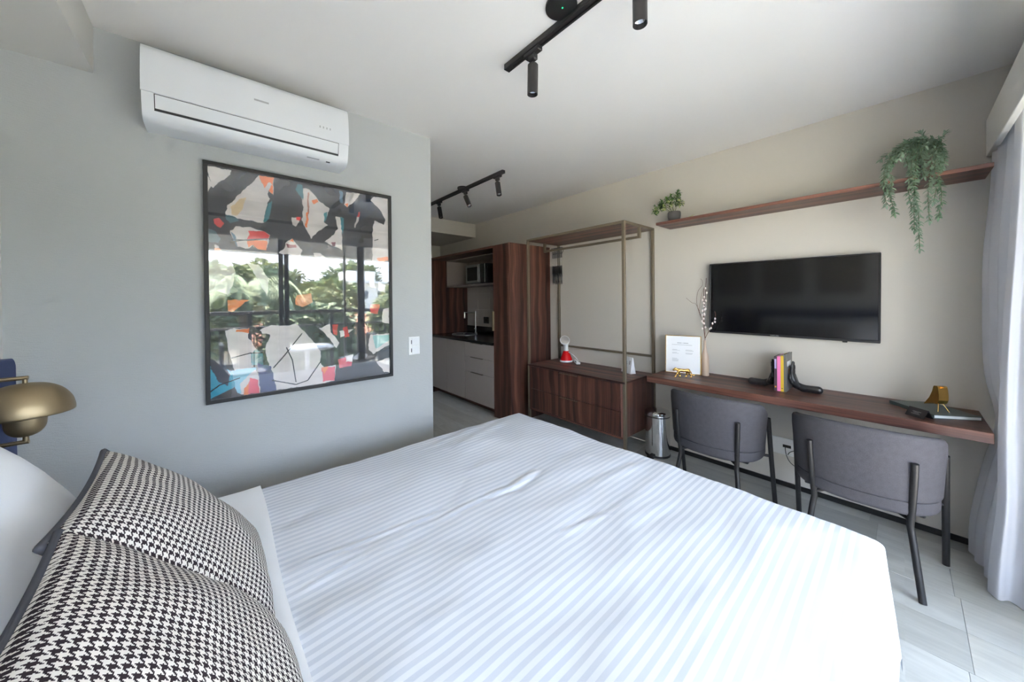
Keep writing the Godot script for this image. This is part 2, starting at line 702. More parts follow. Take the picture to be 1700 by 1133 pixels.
func build_room() -> void:
	var fl := struct("floor", box(V(XK, -0.2, ZB), V(XW + 0.2, -0.008, ZH)), mats.subfloor, "light grey wood look plank floor")
	var r := RandomNumberGenerator.new()
	r.seed = 5
	var wz := 0.24
	var z := -2.566 - 3 * wz
	var row := 0
	while z < ZH:
		var x := 0.168 if row in [3, 4] else r.randf_range(-0.9, 0.45)
		x -= 1.5 * ceilf((x - XK) / 1.5)
		while x < XW + 0.2:
			var a := maxf(x, XK)
			var b := minf(x + 1.5, XW + 0.2)
			var z0 := maxf(z, ZB)
			var z1 := minf(z + wz, ZH)
			if b - a > 0.01 and z1 - z0 > 0.01:
				part(fl, "plank", box(V(a + 0.0005, -0.008, z0 + 0.0005), V(b - 0.0005, r.randf_range(-0.0003, 0.0), z1 - 0.0005), 0.0006), mats["plank_%d" % r.randi_range(0, 3)])
			x += 1.5
		z += wz
		row += 1
	struct("ceiling", box(V(XK - 0.2, H, ZB - 0.2), V(XW + 0.2, H + 0.2, ZH + 0.2)), mats.ceiling_paint, "smooth white painted ceiling")
	struct("wall_left", box(V(XL - 0.14, 0, ZC), V(XL, H, ZH)), mats.wallpaper, "grey textured wallpaper wall")
	struct("wall_corridor", box(V(XK, 0, ZC), V(XL - 0.14, H, ZC + 0.14)), mats.white_paint, "wall of the kitchen corridor")
	struct("wall_back", box(V(XK, 0, ZB - 0.2), V(XW, H, ZB)), mats.wall_paint, "warm beige painted desk wall")
	struct("wall_front", box(V(XL - 0.14, 0, ZH), V(XW, H, ZH + 0.2)), mats.plain_wall, "wall behind the headboard")
	struct("wall_kitchen_end", box(V(XK - 0.2, 0, ZB - 0.2), V(XK, H, ZC + 0.14)), mats.white_paint, "end wall of the kitchen corridor")
	# the window wall with its wide opening
	var wr := struct("wall_right", box(V(XW, 0, ZB - 0.2), V(XW + 0.2, H, -2.50)), mats.white_paint, "white wall beside the window")
	part(wr, "pier", box(V(XW, 0, 0.42), V(XW + 0.2, H, ZH + 0.2)), mats.white_paint)
	part(wr, "lintel", box(V(XW, 2.42, -2.50), V(XW + 0.2, H, 0.42)), mats.white_paint)
	struct("beam_headboard", box(V(XL, 2.397, 0.38), V(XW, H, ZH)), mats.white_paint, "white boxed beam over the bed head")
	struct("beam_corridor", box(V(XK, 2.39, ZB), V(-4.48, H, ZC)), mats.wall_paint, "boxed beam over the kitchen corridor")
	# thin black baseboard of the desk wall
	struct("baseboard_back", box(V(-1.55, 0, ZB), V(XW, 0.034, ZB + 0.012), 0.002), mats.black_plastic, "thin black baseboard")
	struct("baseboard_front", box(V(XL, 0, ZH - 0.012), V(XW, 0.034, ZH), 0.002), mats.black_plastic)
	# curtain pelmet
	var pm := struct("trim_1", box(V(0.298, 2.14, ZB), V(0.322, 2.335, ZH - 0.24), 0.002), mats.white_paint, "white curtain pelmet board")
	part(pm, "top_board", box(V(0.322, 2.31, ZB), V(XW, 2.335, ZH - 0.24)), mats.white_paint)


func build_window() -> void:
	var x0 := XW + 0.06
	var x1 := XW + 0.13
	var z0 := -2.50
	var z1 := 0.42
	var w := struct("window_1", box(V(x0, 0.0, z0), V(x1, 0.045, z1), 0.003), mats.dark_anodised, "dark framed sliding balcony door")
	part(w, "head_rail", box(V(x0, 2.36, z0), V(x1, 2.42, z1), 0.003), mats.dark_anodised)
	for k in 2:
		var za: float = [z0, z1 - 0.06][k]
		part(w, "jamb", box(V(x0, 0.045, za), V(x1, 2.36, za + 0.06), 0.003), mats.dark_anodised)
	var st := [-2.44, -1.62, -0.68, 0.36]
	for k in 3:
		var a: float = st[k]
		var b: float = st[k + 1]
		var xa: float = x0 + (0.005 if k % 2 else 0.037)
		var xb := xa + 0.028
		for zz in [a, b - 0.055 if k < 2 else b - 0.05]:
			part(w, "stile", box(V(xa, 0.045, zz), V(xb, 2.36, zz + 0.05), 0.002), mats.dark_anodised)
		part(w, "bottom_rail", box(V(xa, 0.045, a + 0.05), V(xb, 0.105, b - 0.055), 0.002), mats.dark_anodised)
		part(w, "top_rail", box(V(xa, 2.31, a + 0.05), V(xb, 2.36, b - 0.055), 0.002), mats.dark_anodised)
		var g := Geo.new()
		var xm := (xa + xb) / 2.0
		g.face([V(xm, 0.105, a + 0.05), V(xm, 0.105, b - 0.055), V(xm, 2.31, b - 0.055), V(xm, 2.31, a + 0.05)], V(-1, 0, 0))
		part(w, "pane", g, mats.window_glass)
	part(w, "stile", box(V(x0 - 0.02, 0.045, -1.405), V(x0 + 0.004, 2.36, -1.375), 0.002), mats.brushed)
	# sheer curtain drawn into the corner: two gathered panels
	make_curtain("white sheer curtain panel gathered at the window edge, its hem resting before the floor edge", V(0.286, 0, -2.70), 0, 3)
	make_curtain("white sheer curtain panel tucked behind the right end of the desk", V(0.27, 0, -3.02), 1, 7)


func make_curtain(label: String, at: Vector3, which: int, sd: int) -> void:
	var t := thing("curtain", label, "curtain", at, "sheer curtains at the window")
	var rows := []
	var hem := []
	var top := 2.30
	var nu := 90
	var nv := 40
	var wob := noise(sd, 0.9, 2)
	for j in nv + 1:
		var y := lerpf(0.006, top, float(j) / nv)
		var line := PackedVector3Array()
		for i in nu + 1:
			line.append(curtain_at(which, float(i) / nu, y, wob))
		rows.append(line)
	part(t, "cloth", Geo.new().grid(rows, false, false, 1.0), mats.sheer)
	for j in 6:
		var y := lerpf(0.004, 0.18, j / 5.0)
		var line := PackedVector3Array()
		for i in nu + 1:
			line.append(curtain_at(which, float(i) / nu, y, wob) + V(0, 0, 0.004))
		hem.append(line)
	part(t, "hem", Geo.new().grid(hem, false, false, 1.0), mats.sheer)


func curtain_at(which: int, u: float, y: float, wob: FastNoiseLite) -> Vector3:
	var low := clampf(1.0 - y / 2.3, 0.0, 1.0)
	if which == 0:
		# leading edge leans out towards the room at the bottom, then runs in folds towards the glass
		var x0 := lerpf(0.336, 0.286, smoothstep(0.0, 0.7, low))
		x0 -= 0.030 * smoothstep(0.78, 1.0, low)
		var x := lerpf(x0, 0.455, u)
		var z := -2.70 + 0.05 * u + (0.007 + 0.013 * low) * sin(u * TAU * 2.4 + 0.4) - 0.03 * smoothstep(0.0, 0.12, 0.12 - u)
		z += 0.012 * wob.get_noise_2d(u * 3.0, y * 0.8)
		return V(x + 0.004 * wob.get_noise_2d(u * 4.0 + 50.0, y), y, z)
	# the panel behind it: from the leading edge back along the wall side, pinched by the desk end
	var pinch := exp(-pow((y - 0.735) / 0.17, 2.0))
	var flare := smoothstep(0.62, 0.1, y)
	var xe := 0.278 + 0.040 * pinch - 0.045 * flare + 0.03 * smoothstep(1.5, 2.2, y)
	var z := lerpf(-3.10, -2.76, u)
	var fold := 0.5 + 0.5 * sin(u * TAU * 3.0 + 0.9)
	var x := xe + (0.012 + 0.05 * u) * (1.0 - fold) + 0.05 * u * u - 0.012 * flare * sin(u * 9.0)
	x = maxf(x, 0.2775) if y > 0.66 and y < 0.80 else x
	return V(x + 0.004 * wob.get_noise_2d(u * 5.0, y), y, z)


# ---------------------------------------------------------------- kitchenette

func build_kitchen() -> void:
	var zf := -2.49
	# backsplash tiles set in the wall over the worktop
	var bs := struct("wall_backsplash", box(V(-4.715, 0.93, ZB), V(-3.195, 1.60, ZB + 0.006)), mats.grout, "beige tiled backsplash")
	for i in 6:
		for j in 3:
			var xa := maxf(-4.705 + 0.295 * i, -4.712)
			var xb := minf(xa + 0.292, -3.198)
			var ya: float = [0.995, 1.249, 1.499][j]
			var yb: float = [1.246, 1.496, 1.598][j]
			if xb > xa + 0.01:
				part(bs, "tile", box(V(xa, ya, ZB + 0.004), V(xb, yb, ZB + 0.012), 0.0015), mats.tile_beige)
	# tall cupboard next to the wardrobe rack
	var tc := thing("tall_cupboard", "tall dark walnut cupboard between the kitchenette and the open wardrobe rack", "cupboard", V(-3.035, 0, -2.82))
	part(tc, "side_panel", box(V(-2.905, 0, ZB + 0.005), V(-2.885, 2.035, zf), 0.0015), mats.walnut_upright)
	part(tc, "side_panel", box(V(-3.185, 0, ZB + 0.005), V(-3.167, 2.035, zf - 0.02), 0.0015), mats.walnut_upright)
	part(tc, "top_panel", box(V(-3.167, 2.015, ZB + 0.005), V(-2.905, 2.035, zf - 0.02), 0.001), mats.walnut_upright)
	part(tc, "back_panel", box(V(-3.167, 0.06, ZB + 0.005), V(-2.905, 2.015, ZB + 0.015)), mats.walnut_upright)
	var dr := part(tc, "door", box(V(-3.183, 0.012, zf - 0.02), V(-2.907, 2.033, zf), 0.0015), mats.walnut_upright)
	part(dr, "handle", box(V(-3.186, 1.03, zf - 0.012), V(-3.166, 1.256, zf + 0.022), 0.003), mats.brass, "brass edge handle")
	# cheek and top that frame the niche
	var nf := thing("niche_frame", "dark walnut cheek and top board framing the kitchenette niche", "cabinet frame", V(-4.0, 0, -2.8))
	part(nf, "side_panel", box(V(-4.745, 0, ZB + 0.005), V(-4.722, 2.035, -2.50), 0.0015), mats.walnut_upright)
	part(nf, "top_panel", box(V(-4.722, 2.008, ZB + 0.005), V(-3.185, 2.035, zf), 0.0015), mats.walnut_lying)
	# open shelf box with the microwave
	var sb := thing("shelf_box", "open greige shelf box above the kitchenette worktop", "shelf", V(-3.95, 1.6, -2.96))
	part(sb, "shelf", box(V(-4.720, 1.595, ZB + 0.013), V(-3.187, 1.620, -2.77), 0.001), mats.greige_lining)
	part(sb, "side_panel", box(V(-4.720, 1.62, ZB + 0.013), V(-4.705, 2.0, -2.77), 0.001), mats.greige_lining)
	part(sb, "side_panel", box(V(-3.202, 1.62, ZB + 0.013), V(-3.187, 2.0, -2.77), 0.001), mats.greige_lining)
	part(sb, "back_panel", box(V(-4.705, 1.62, ZB + 0.002), V(-3.202, 2.0, ZB + 0.012)), mats.greige_lining)
	part(sb, "top_panel", box(V(-4.720, 2.0, ZB + 0.013), V(-3.187, 2.008, -2.77)), mats.greige_lining)
	# microwave
	var mw := thing("microwave", "small silver and black microwave standing on the open shelf", "microwave", V(-3.96, 1.62, -2.95))
	var mz := -2.80
	part(mw, "body", box(V(-4.20, 1.63, -3.12), V(-3.72, 1.90, mz), 0.006), mats.black_plastic)
	var md := part(mw, "door", box(V(-4.20, 1.634, mz), V(-3.86, 1.896, mz + 0.02), 0.004), mats.brushed, "silver door")
	part(md, "window", box(V(-4.16, 1.67, mz + 0.018), V(-3.90, 1.86, mz + 0.022), 0.002), mats.screen)
	part(md, "handle", box(V(-3.885, 1.65, mz + 0.02), V(-3.868, 1.88, mz + 0.04), 0.004), mats.chrome)
	var pn := part(mw, "control_panel", box(V(-3.858, 1.634, mz), V(-3.72, 1.896, mz + 0.018), 0.003), mats.black_gloss)
	part(pn, "trim", box(V(-3.742, 1.64, mz + 0.012), V(-3.732, 1.89, mz + 0.022), 0.002), mats.brushed)
	part(mw, "foot", Geo.new().lathe([Vector2(0.0, 1.62), Vector2(0.018, 1.62), Vector2(0.018, 1.632)], V(-4.14, 0, -2.86), 16), mats.black_plastic)
	part(mw, "foot", Geo.new().lathe([Vector2(0.0, 1.62), Vector2(0.018, 1.62), Vector2(0.018, 1.632)], V(-3.78, 0, -2.86), 16), mats.black_plastic)
	# base cabinets
	var cab := thing("base_cabinet", "greige two door base cabinet under the sink", "cabinet", V(-4.26, 0, -2.82))
	part(cab, "carcass", box(V(-4.720, 0.10, ZB + 0.013), V(-3.802, 0.845, zf - 0.022)), mats.greige_lining)
	part(cab, "plinth", box(V(-4.720, 0.0, -2.64), V(-3.802, 0.10, -2.62)), mats.walnut_lying)
	for k in 2:
		var xa: float = [-4.720, -4.262][k]
		var xb: float = [-4.265, -3.806][k]
		var d := part(cab, "door", box(V(xa, 0.10, zf - 0.02), V(xb, 0.848, zf), 0.0015), mats.greige_front)
		var hx: float = [-4.44, -4.20][k]
		part(d, "handle", box(V(hx, 0.846, zf - 0.01), V(hx + 0.14, 0.852, zf + 0.014), 0.002), mats.brushed)
	var dc := thing("drawer_cabinet", "greige three drawer base cabinet beside the tall cupboard", "cabinet", V(-3.5, 0, -2.82))
	part(dc, "carcass", box(V(-3.800, 0.10, ZB + 0.013), V(-3.188, 0.845, zf - 0.022)), mats.greige_lining)
	part(dc, "plinth", box(V(-3.800, 0.0, -2.64), V(-3.188, 0.10, -2.62)), mats.walnut_lying)
	for y in [[0.10, 0.470], [0.474, 0.664], [0.668, 0.848]]:
		var d := part(dc, "drawer", box(V(-3.798, y[0], zf - 0.02), V(-3.189, y[1], zf), 0.0015), mats.greige_front)
		part(d, "handle", box(V(-3.655, y[1] - 0.004, zf - 0.008), V(-3.405, y[1] + 0.003, zf + 0.018), 0.002), mats.steel_brown, "bronze edge pull")
	# worktop, sink, tap
	var wt := thing("worktop", "black stone worktop of the kitchenette", "worktop", V(-3.95, 0.85, -2.83))
	part(wt, "slab", box(V(-4.720, 0.852, ZB + 0.003), V(-3.188, 0.884, zf + 0.012), 0.002), mats.black_stone)
	part(wt, "upstand", box(V(-4.720, 0.884, ZB + 0.003), V(-3.188, 0.985, ZB + 0.02), 0.002), mats.black_stone)
	var sk := thing("sink", "small steel sink basin set in the black worktop", "sink", V(-4.3, 0.884, -2.83))
	var rim := Geo.new()
	rim.tube(ring_path(V(-4.32, 0.888, -2.83), 0.21, 0.17, 40), 0.006, 8, false)
	part(sk, "rim", rim, mats.brushed)
	part(sk, "bowl", Geo.new().lathe([Vector2(0.0, 0.8855), Vector2(0.15, 0.8865), Vector2(0.165, 0.889)], V(-4.32, 0, -2.83), 32), mat("sink_dark", rgb(60, 60, 62), 0.35, 0.6))
	part(sk, "strainer", Geo.new().lathe([Vector2(0.0, 0.90), Vector2(0.026, 0.898), Vector2(0.03, 0.89)], V(-4.32, 0, -2.83), 20), mats.chrome)
	var tp := thing("kitchen_tap", "tall chrome kitchen tap with an angular spout behind the sink", "tap", V(-4.30, 0.884, -3.02))
	part(tp, "base", Geo.new().lathe([Vector2(0.027, 0.884), Vector2(0.027, 0.90), Vector2(0.018, 0.905)], V(-4.30, 0, -3.02), 20), mats.chrome)
	part(tp, "column", Geo.new().tube([V(-4.30, 0.89, -3.02), V(-4.30, 1.225, -3.02)], 0.013, 14), mats.chrome)
	var sp := part(tp, "spout", Geo.new().tube([V(-4.29, 1.205, -3.02), V(-4.36, 1.205, -2.985), V(-4.47, 1.203, -2.93)], 0.011, 12), mats.chrome)
	part(sp, "nozzle", Geo.new().tube([V(-4.468, 1.21, -2.931), V(-4.468, 1.115, -2.931)], [0.013, 0.016], 12), mats.chrome)
	part(tp, "lever", Geo.new().tube([V(-4.30, 0.955, -3.005), V(-4.26, 0.965, -2.97)], 0.007, 8), mats.chrome)
	# black outlet on the tiles
	var ol := thing("black_outlet", "square black outlet plate on the beige backsplash tiles", "outlet", V(-4.2, 1.035, ZB + 0.012))
	part(ol, "plate", box(V(-4.262, 1.036, ZB + 0.012), V(-4.138, 1.135, ZB + 0.021), 0.003), mats.black_plastic)
	part(ol, "socket", box(V(-4.225, 1.06, ZB + 0.02), V(-4.175, 1.11, ZB + 0.0225), 0.001), mats.black_gloss)


func ring_path(c: Vector3, rx: float, rz: float, n: int, lift := 0.0) -> Array:
	var p := []
	for i in n + 1:
		var a := TAU * i / n
		p.append(c + V(rx * cos(a), lift * sin(a), rz * sin(a)))
	return p


# ---------------------------------------------------------------- open wardrobe: rack, drawer chest and what stands on it

func build_wardrobe() -> void:
	var x0 := -2.745
	var x1 := -1.55
	var zf := -2.62
	var zb := ZB + 0.003
	var s := 0.026
	var rk := thing("wardrobe_rack", "open wardrobe rack of square bronze brown metal tube with a top shelf", "clothes rack", V((x0 + x1) / 2.0, 0, -2.89))
	var m: Material = mats.steel_brown
	for x in [x0, x1 - s]:
		for z in [zb, zf - s]:
			part(rk, "post", box(V(x, 0, z), V(x + s, 2.058, z + s), 0.002), m)
	for z in [zb, zf - s]:
		part(rk, "top_rail", box(V(x0 + s, 2.036, z), V(x1 - s, 2.058, z + s), 0.002), m)
	for x in [x0, x1 - s]:
		part(rk, "side_rail", box(V(x, 2.036, zb + s), V(x + s, 2.058, zf - s), 0.002), m)
	part(rk, "shelf_panel", box(V(x0 + s, 2.038, zb + s), V(x1 - s, 2.054, zf - s), 0.001), mats.walnut_lying)
	part(rk, "back_rail", box(V(x0 + s, 0.832, zb), V(x1 - s, 0.852, zb + s), 0.002), m)
	var hr := part(rk, "hanging_rail", box(V(x0 + 0.012, 1.936, -2.91), V(x1 - 0.012, 1.958, -2.888), 0.002), m)
	for x in [x0 + 0.002, x1 - s - 0.002]:
		part(hr, "hanger_bracket", box(V(x, 1.936, -2.912), V(x + s, 2.037, -2.886), 0.002), m)
	# chest
	var ch := thing("drawer_chest", "dark walnut chest with two wide drawers under the open rack", "chest of drawers", V((x0 + x1) / 2.0, 0.2, -2.89))
	part(ch, "top_panel", box(V(x0 + 0.003, 0.664, zb + 0.03), V(x1 - 0.003, 0.682, zf + 0.004), 0.0015), mats.walnut_lying)
	part(ch, "side_panel", box(V(x1 - 0.045, 0.204, zb + 0.03), V(x1 - 0.027, 0.664, zf - 0.03), 0.001), mats.walnut_upright)
	part(ch, "side_panel", box(V(x1 - 0.024, 0.204, zb + 0.03), V(x1 - 0.004, 0.664, zf - 0.029), 0.001), mats.walnut_upright)
	part(ch, "side_panel", box(V(x0 + 0.028, 0.204, zb + 0.03), V(x0 + 0.046, 0.664, zf - 0.002), 0.001), mats.walnut_upright)
	part(ch, "bottom_panel", box(V(x0 + 0.028, 0.186, zb + 0.03), V(x1 - 0.027, 0.204, zf - 0.002), 0.001), mats.walnut_lying)
	part(ch, "back_panel", box(V(x0 + 0.046, 0.204, zb + 0.03), V(x1 - 0.045, 0.664, zb + 0.04)), mats.walnut_upright)
	part(ch, "edge_strip", box(V(x1 - 0.045, 0.204, zf - 0.02), V(x1 - 0.028, 0.664, zf - 0.001), 0.001), mats.walnut_edge)
	for y in [[0.207, 0.418], [0.422, 0.660]]:
		var d := part(ch, "drawer", box(V(x0 + 0.048, y[0], zf - 0.022), V(x1 - 0.047, y[1], zf), 0.0015), mats.walnut_upright)
		part(d, "handle", box(V(-2.282, y[1] - 0.010, zf - 0.004), V(-2.054, y[1] - 0.006, zf + 0.014), 0.001), mats.steel_brown, "slim bronze edge handle")
	# hangers
	var first: Node3D = null
	for k in 7:
		var at := V(-2.605 + 0.021 * k, 1.958, -2.899)
		var label: String = ["black clothes hanger nearest the tall cupboard on the hanging rail", "second black clothes hanger from the tall cupboard", "third black clothes hanger from the tall cupboard", "fourth black clothes hanger, in the middle of the bunch", "third black clothes hanger from the open end of the bunch", "second black clothes hanger from the open end of the bunch", "black clothes hanger at the open end of the bunch on the rail"][k]
		var turn := deg_to_rad(-49.0 + [0.6, -0.6, 0.4, -0.4, 0.8, -0.3, -1.0][k])
		if first == null:
			first = thing("clothes_hanger", label, "hanger", V(0, 0, 0), "black hangers bunched on the rack rail")
			# built along x, hung from the origin
			part(first, "hook", Geo.new().tube([V(0, -0.004, 0.022), V(0, 0.004, 0.019), V(0, 0.009, 0.0), V(0, 0.005, -0.018), V(0, -0.008, -0.022), V(0, -0.032, -0.020), V(0, -0.07, 0)], 0.003, 6), mats.black_metal)
			part(first, "clip_block", box(V(-0.012, -0.105, -0.006), V(0.012, -0.03, 0.006), 0.002), mats.black_plastic)
			part(first, "neck", Geo.new().tube([V(0, -0.10, 0), V(0, -0.20, 0)], 0.002, 6), mats.chrome)
			part(first, "shoulders", Geo.new().tube([V(-0.20, -0.30, 0), V(-0.11, -0.25, 0), V(-0.03, -0.205, 0), V(0, -0.195, 0), V(0.03, -0.205, 0), V(0.11, -0.25, 0), V(0.20, -0.30, 0)], 0.007, 8), mats.black_plastic)
			part(first, "bar", Geo.new().tube([V(-0.19, -0.30, 0), V(-0.195, -0.37, 0), V(-0.18, -0.385, 0), V(0.18, -0.385, 0), V(0.195, -0.37, 0), V(0.19, -0.30, 0)], 0.005, 8), mats.black_plastic)
			first.position = at
			first.rotation.y = turn
		else:
			copy_of(first, "clothes_hanger", label, at, turn)
	# garment steamer
	var c := V(-2.535, 0, -3.03)
	var sr := thing("garment_steamer", "red and white handheld garment steamer standing on the walnut chest", "steamer", c + V(0, 0.682, 0))
	part(sr, "base", Geo.new().lathe([Vector2(0.0, 0.682), Vector2(0.070, 0.682), Vector2(0.073, 0.690), Vector2(0.068, 0.700)], c, 28), mats.white_plastic)
	part(sr, "water_tank", Geo.new().lathe([Vector2(0.068, 0.700), Vector2(0.064, 0.718), Vector2(0.046, 0.762), Vector2(0.032, 0.80), Vector2(0.024, 0.806)], c, 28), mats.steamer_red, "glossy red water tank")
	part(sr, "handle_neck", Geo.new().tube([c + V(0, 0.80, 0), c + V(0, 0.84, 0), c + V(0.003, 0.875, 0.0), c + V(0.006, 0.895, 0.006)], [0.027, 0.023, 0.023, 0.032], 18), mats.white_plastic)
	var hd := Geo.new()
	hd.xf = Transform3D(Basis(Vector3.UP, deg_to_rad(48)) * Basis(Vector3.RIGHT, deg_to_rad(62)), c + V(0.0, 0.925, 0.022))
	hd.lathe([Vector2(0.030, -0.05), Vector2(0.05, -0.02), Vector2(0.056, 0.0), Vector2(0.055, 0.008), Vector2(0.048, 0.010)], Vector3.ZERO, 28)
	var head := part(sr, "steam_head", hd, mats.white_plastic)
	var pl := Geo.new()
	pl.xf = hd.xf
	pl.lathe([Vector2(0.048, 0.008), Vector2(0.048, 0.011), Vector2(0.0, 0.012)], Vector3.ZERO, 28)
	part(head, "steam_plate", pl, mats.brushed, "round grey steam plate")
	part(sr, "trigger", box(c + V(-0.03, 0.845, 0.0), c + V(-0.015, 0.885, 0.018), 0.005), mats.grey_print)
	var cb := Geo.new()
	var cord := []
	for i in 26:
		var u := i / 25.0
		cord.append(c + V(0.02 + 0.13 * u, 0.79 - 0.10 * u * u - 0.02 * sin(u * PI) + 0.03 * sin(u * PI), -0.01 + 0.02 * sin(u * 5.0)))
	cb.tube(cord, 0.0035, 8)
	part(sr, "power_cord", cb, mats.white_plastic)
	var bundle := Geo.new()
	for k in 4:
		var a := 0.5 * k
		var p := []
		for i in 21:
			var an := TAU * i / 20.0
			p.append(c + V(0.165 + 0.026 * cos(an) + 0.004 * k, 0.705 + 0.018 * sin(an) + 0.002 * k, 0.035 + 0.016 * sin(an + a) + 0.006 * k))
		bundle.tube(p, 0.004, 8, false)
	part(sr, "cord_bundle", bundle, mats.white_plastic)
	var pg := Geo.new()
	pg.xf = Transform3D(Basis(Vector3.UP, 0.7), c + V(0.205, 0.694, 0.045))
	pg.box(V(-0.022, -0.011, -0.014), V(0.022, 0.011, 0.014), 0.005)
	part(sr, "plug", pg, mats.white_plastic)
	# folded card standing near the front post
	var tc := thing("folded_card", "white folded information card standing on the chest behind the front post", "card", V(-1.73, 0.682, -2.96))
	var basis := Basis(Vector3.UP, deg_to_rad(-25))
	var co := V(-1.742, 0.682, -3.0)
	var g := Geo.new()
	g.xf = Transform3D(basis, co) * Transform3D(Basis(Vector3.UP, PI / 2.0), Vector3.ZERO)
	g.prism(PackedVector2Array([Vector2(-0.030, 0.0), Vector2(0.030, 0.0), Vector2(0.002, 0.152), Vector2(-0.002, 0.152)]), -0.072, 0.072)
	part(tc, "sheet", g, mats.paper)
	g = Geo.new()
	g.xf = Transform3D(basis * Basis(Vector3.RIGHT, -atan(0.028 / 0.152)), co + basis * V(0, 0, 0.0306))
	g.face([V(0.030, 0.085, 0), V(0.050, 0.085, 0), V(0.050, 0.122, 0), V(0.030, 0.122, 0)], V(0, 0, 1))
	for k in 4:
		var x1c := 0.012 - 0.010 * (k % 2)
		g.face([V(-0.055, 0.05 + 0.018 * k, 0), V(x1c, 0.05 + 0.018 * k, 0), V(x1c, 0.054 + 0.018 * k, 0), V(-0.055, 0.054 + 0.018 * k, 0)], V(0, 0, 1))
	part(tc, "print", g, mats.grey_print)
	# steel pedal bin beside the chest
	var bc := V(-1.452, 0, -2.985)
	var bn := thing("pedal_bin", "polished steel pedal bin standing between the chest and the left chair", "bin", bc)
	part(bn, "body", Geo.new().lathe([Vector2(0.0, 0.012), Vector2(0.103, 0.012), Vector2(0.103, 0.345)], bc, 48), mats.chrome)
	part(bn, "base_ring", Geo.new().lathe([Vector2(0.0, 0.0), Vector2(0.106, 0.0), Vector2(0.106, 0.014), Vector2(0.103, 0.018)], bc, 48), mats.black_plastic)
	part(bn, "seal_ring", Geo.new().lathe([Vector2(0.103, 0.345), Vector2(0.1045, 0.346), Vector2(0.1045, 0.352), Vector2(0.103, 0.353)], bc, 48), mats.black_plastic)
	part(bn, "lid", Geo.new().lathe([Vector2(0.104, 0.353), Vector2(0.104, 0.378), Vector2(0.099, 0.388), Vector2(0.07, 0.398), Vector2(0.0, 0.404)], bc, 48, 50.0), mats.chrome)
	part(bn, "pedal", box(bc + V(-0.03, 0.004, 0.10), bc + V(0.03, 0.02, 0.145), 0.004), mats.black_plastic)


# ---------------------------------------------------------------- shelf, desk, television, outlet

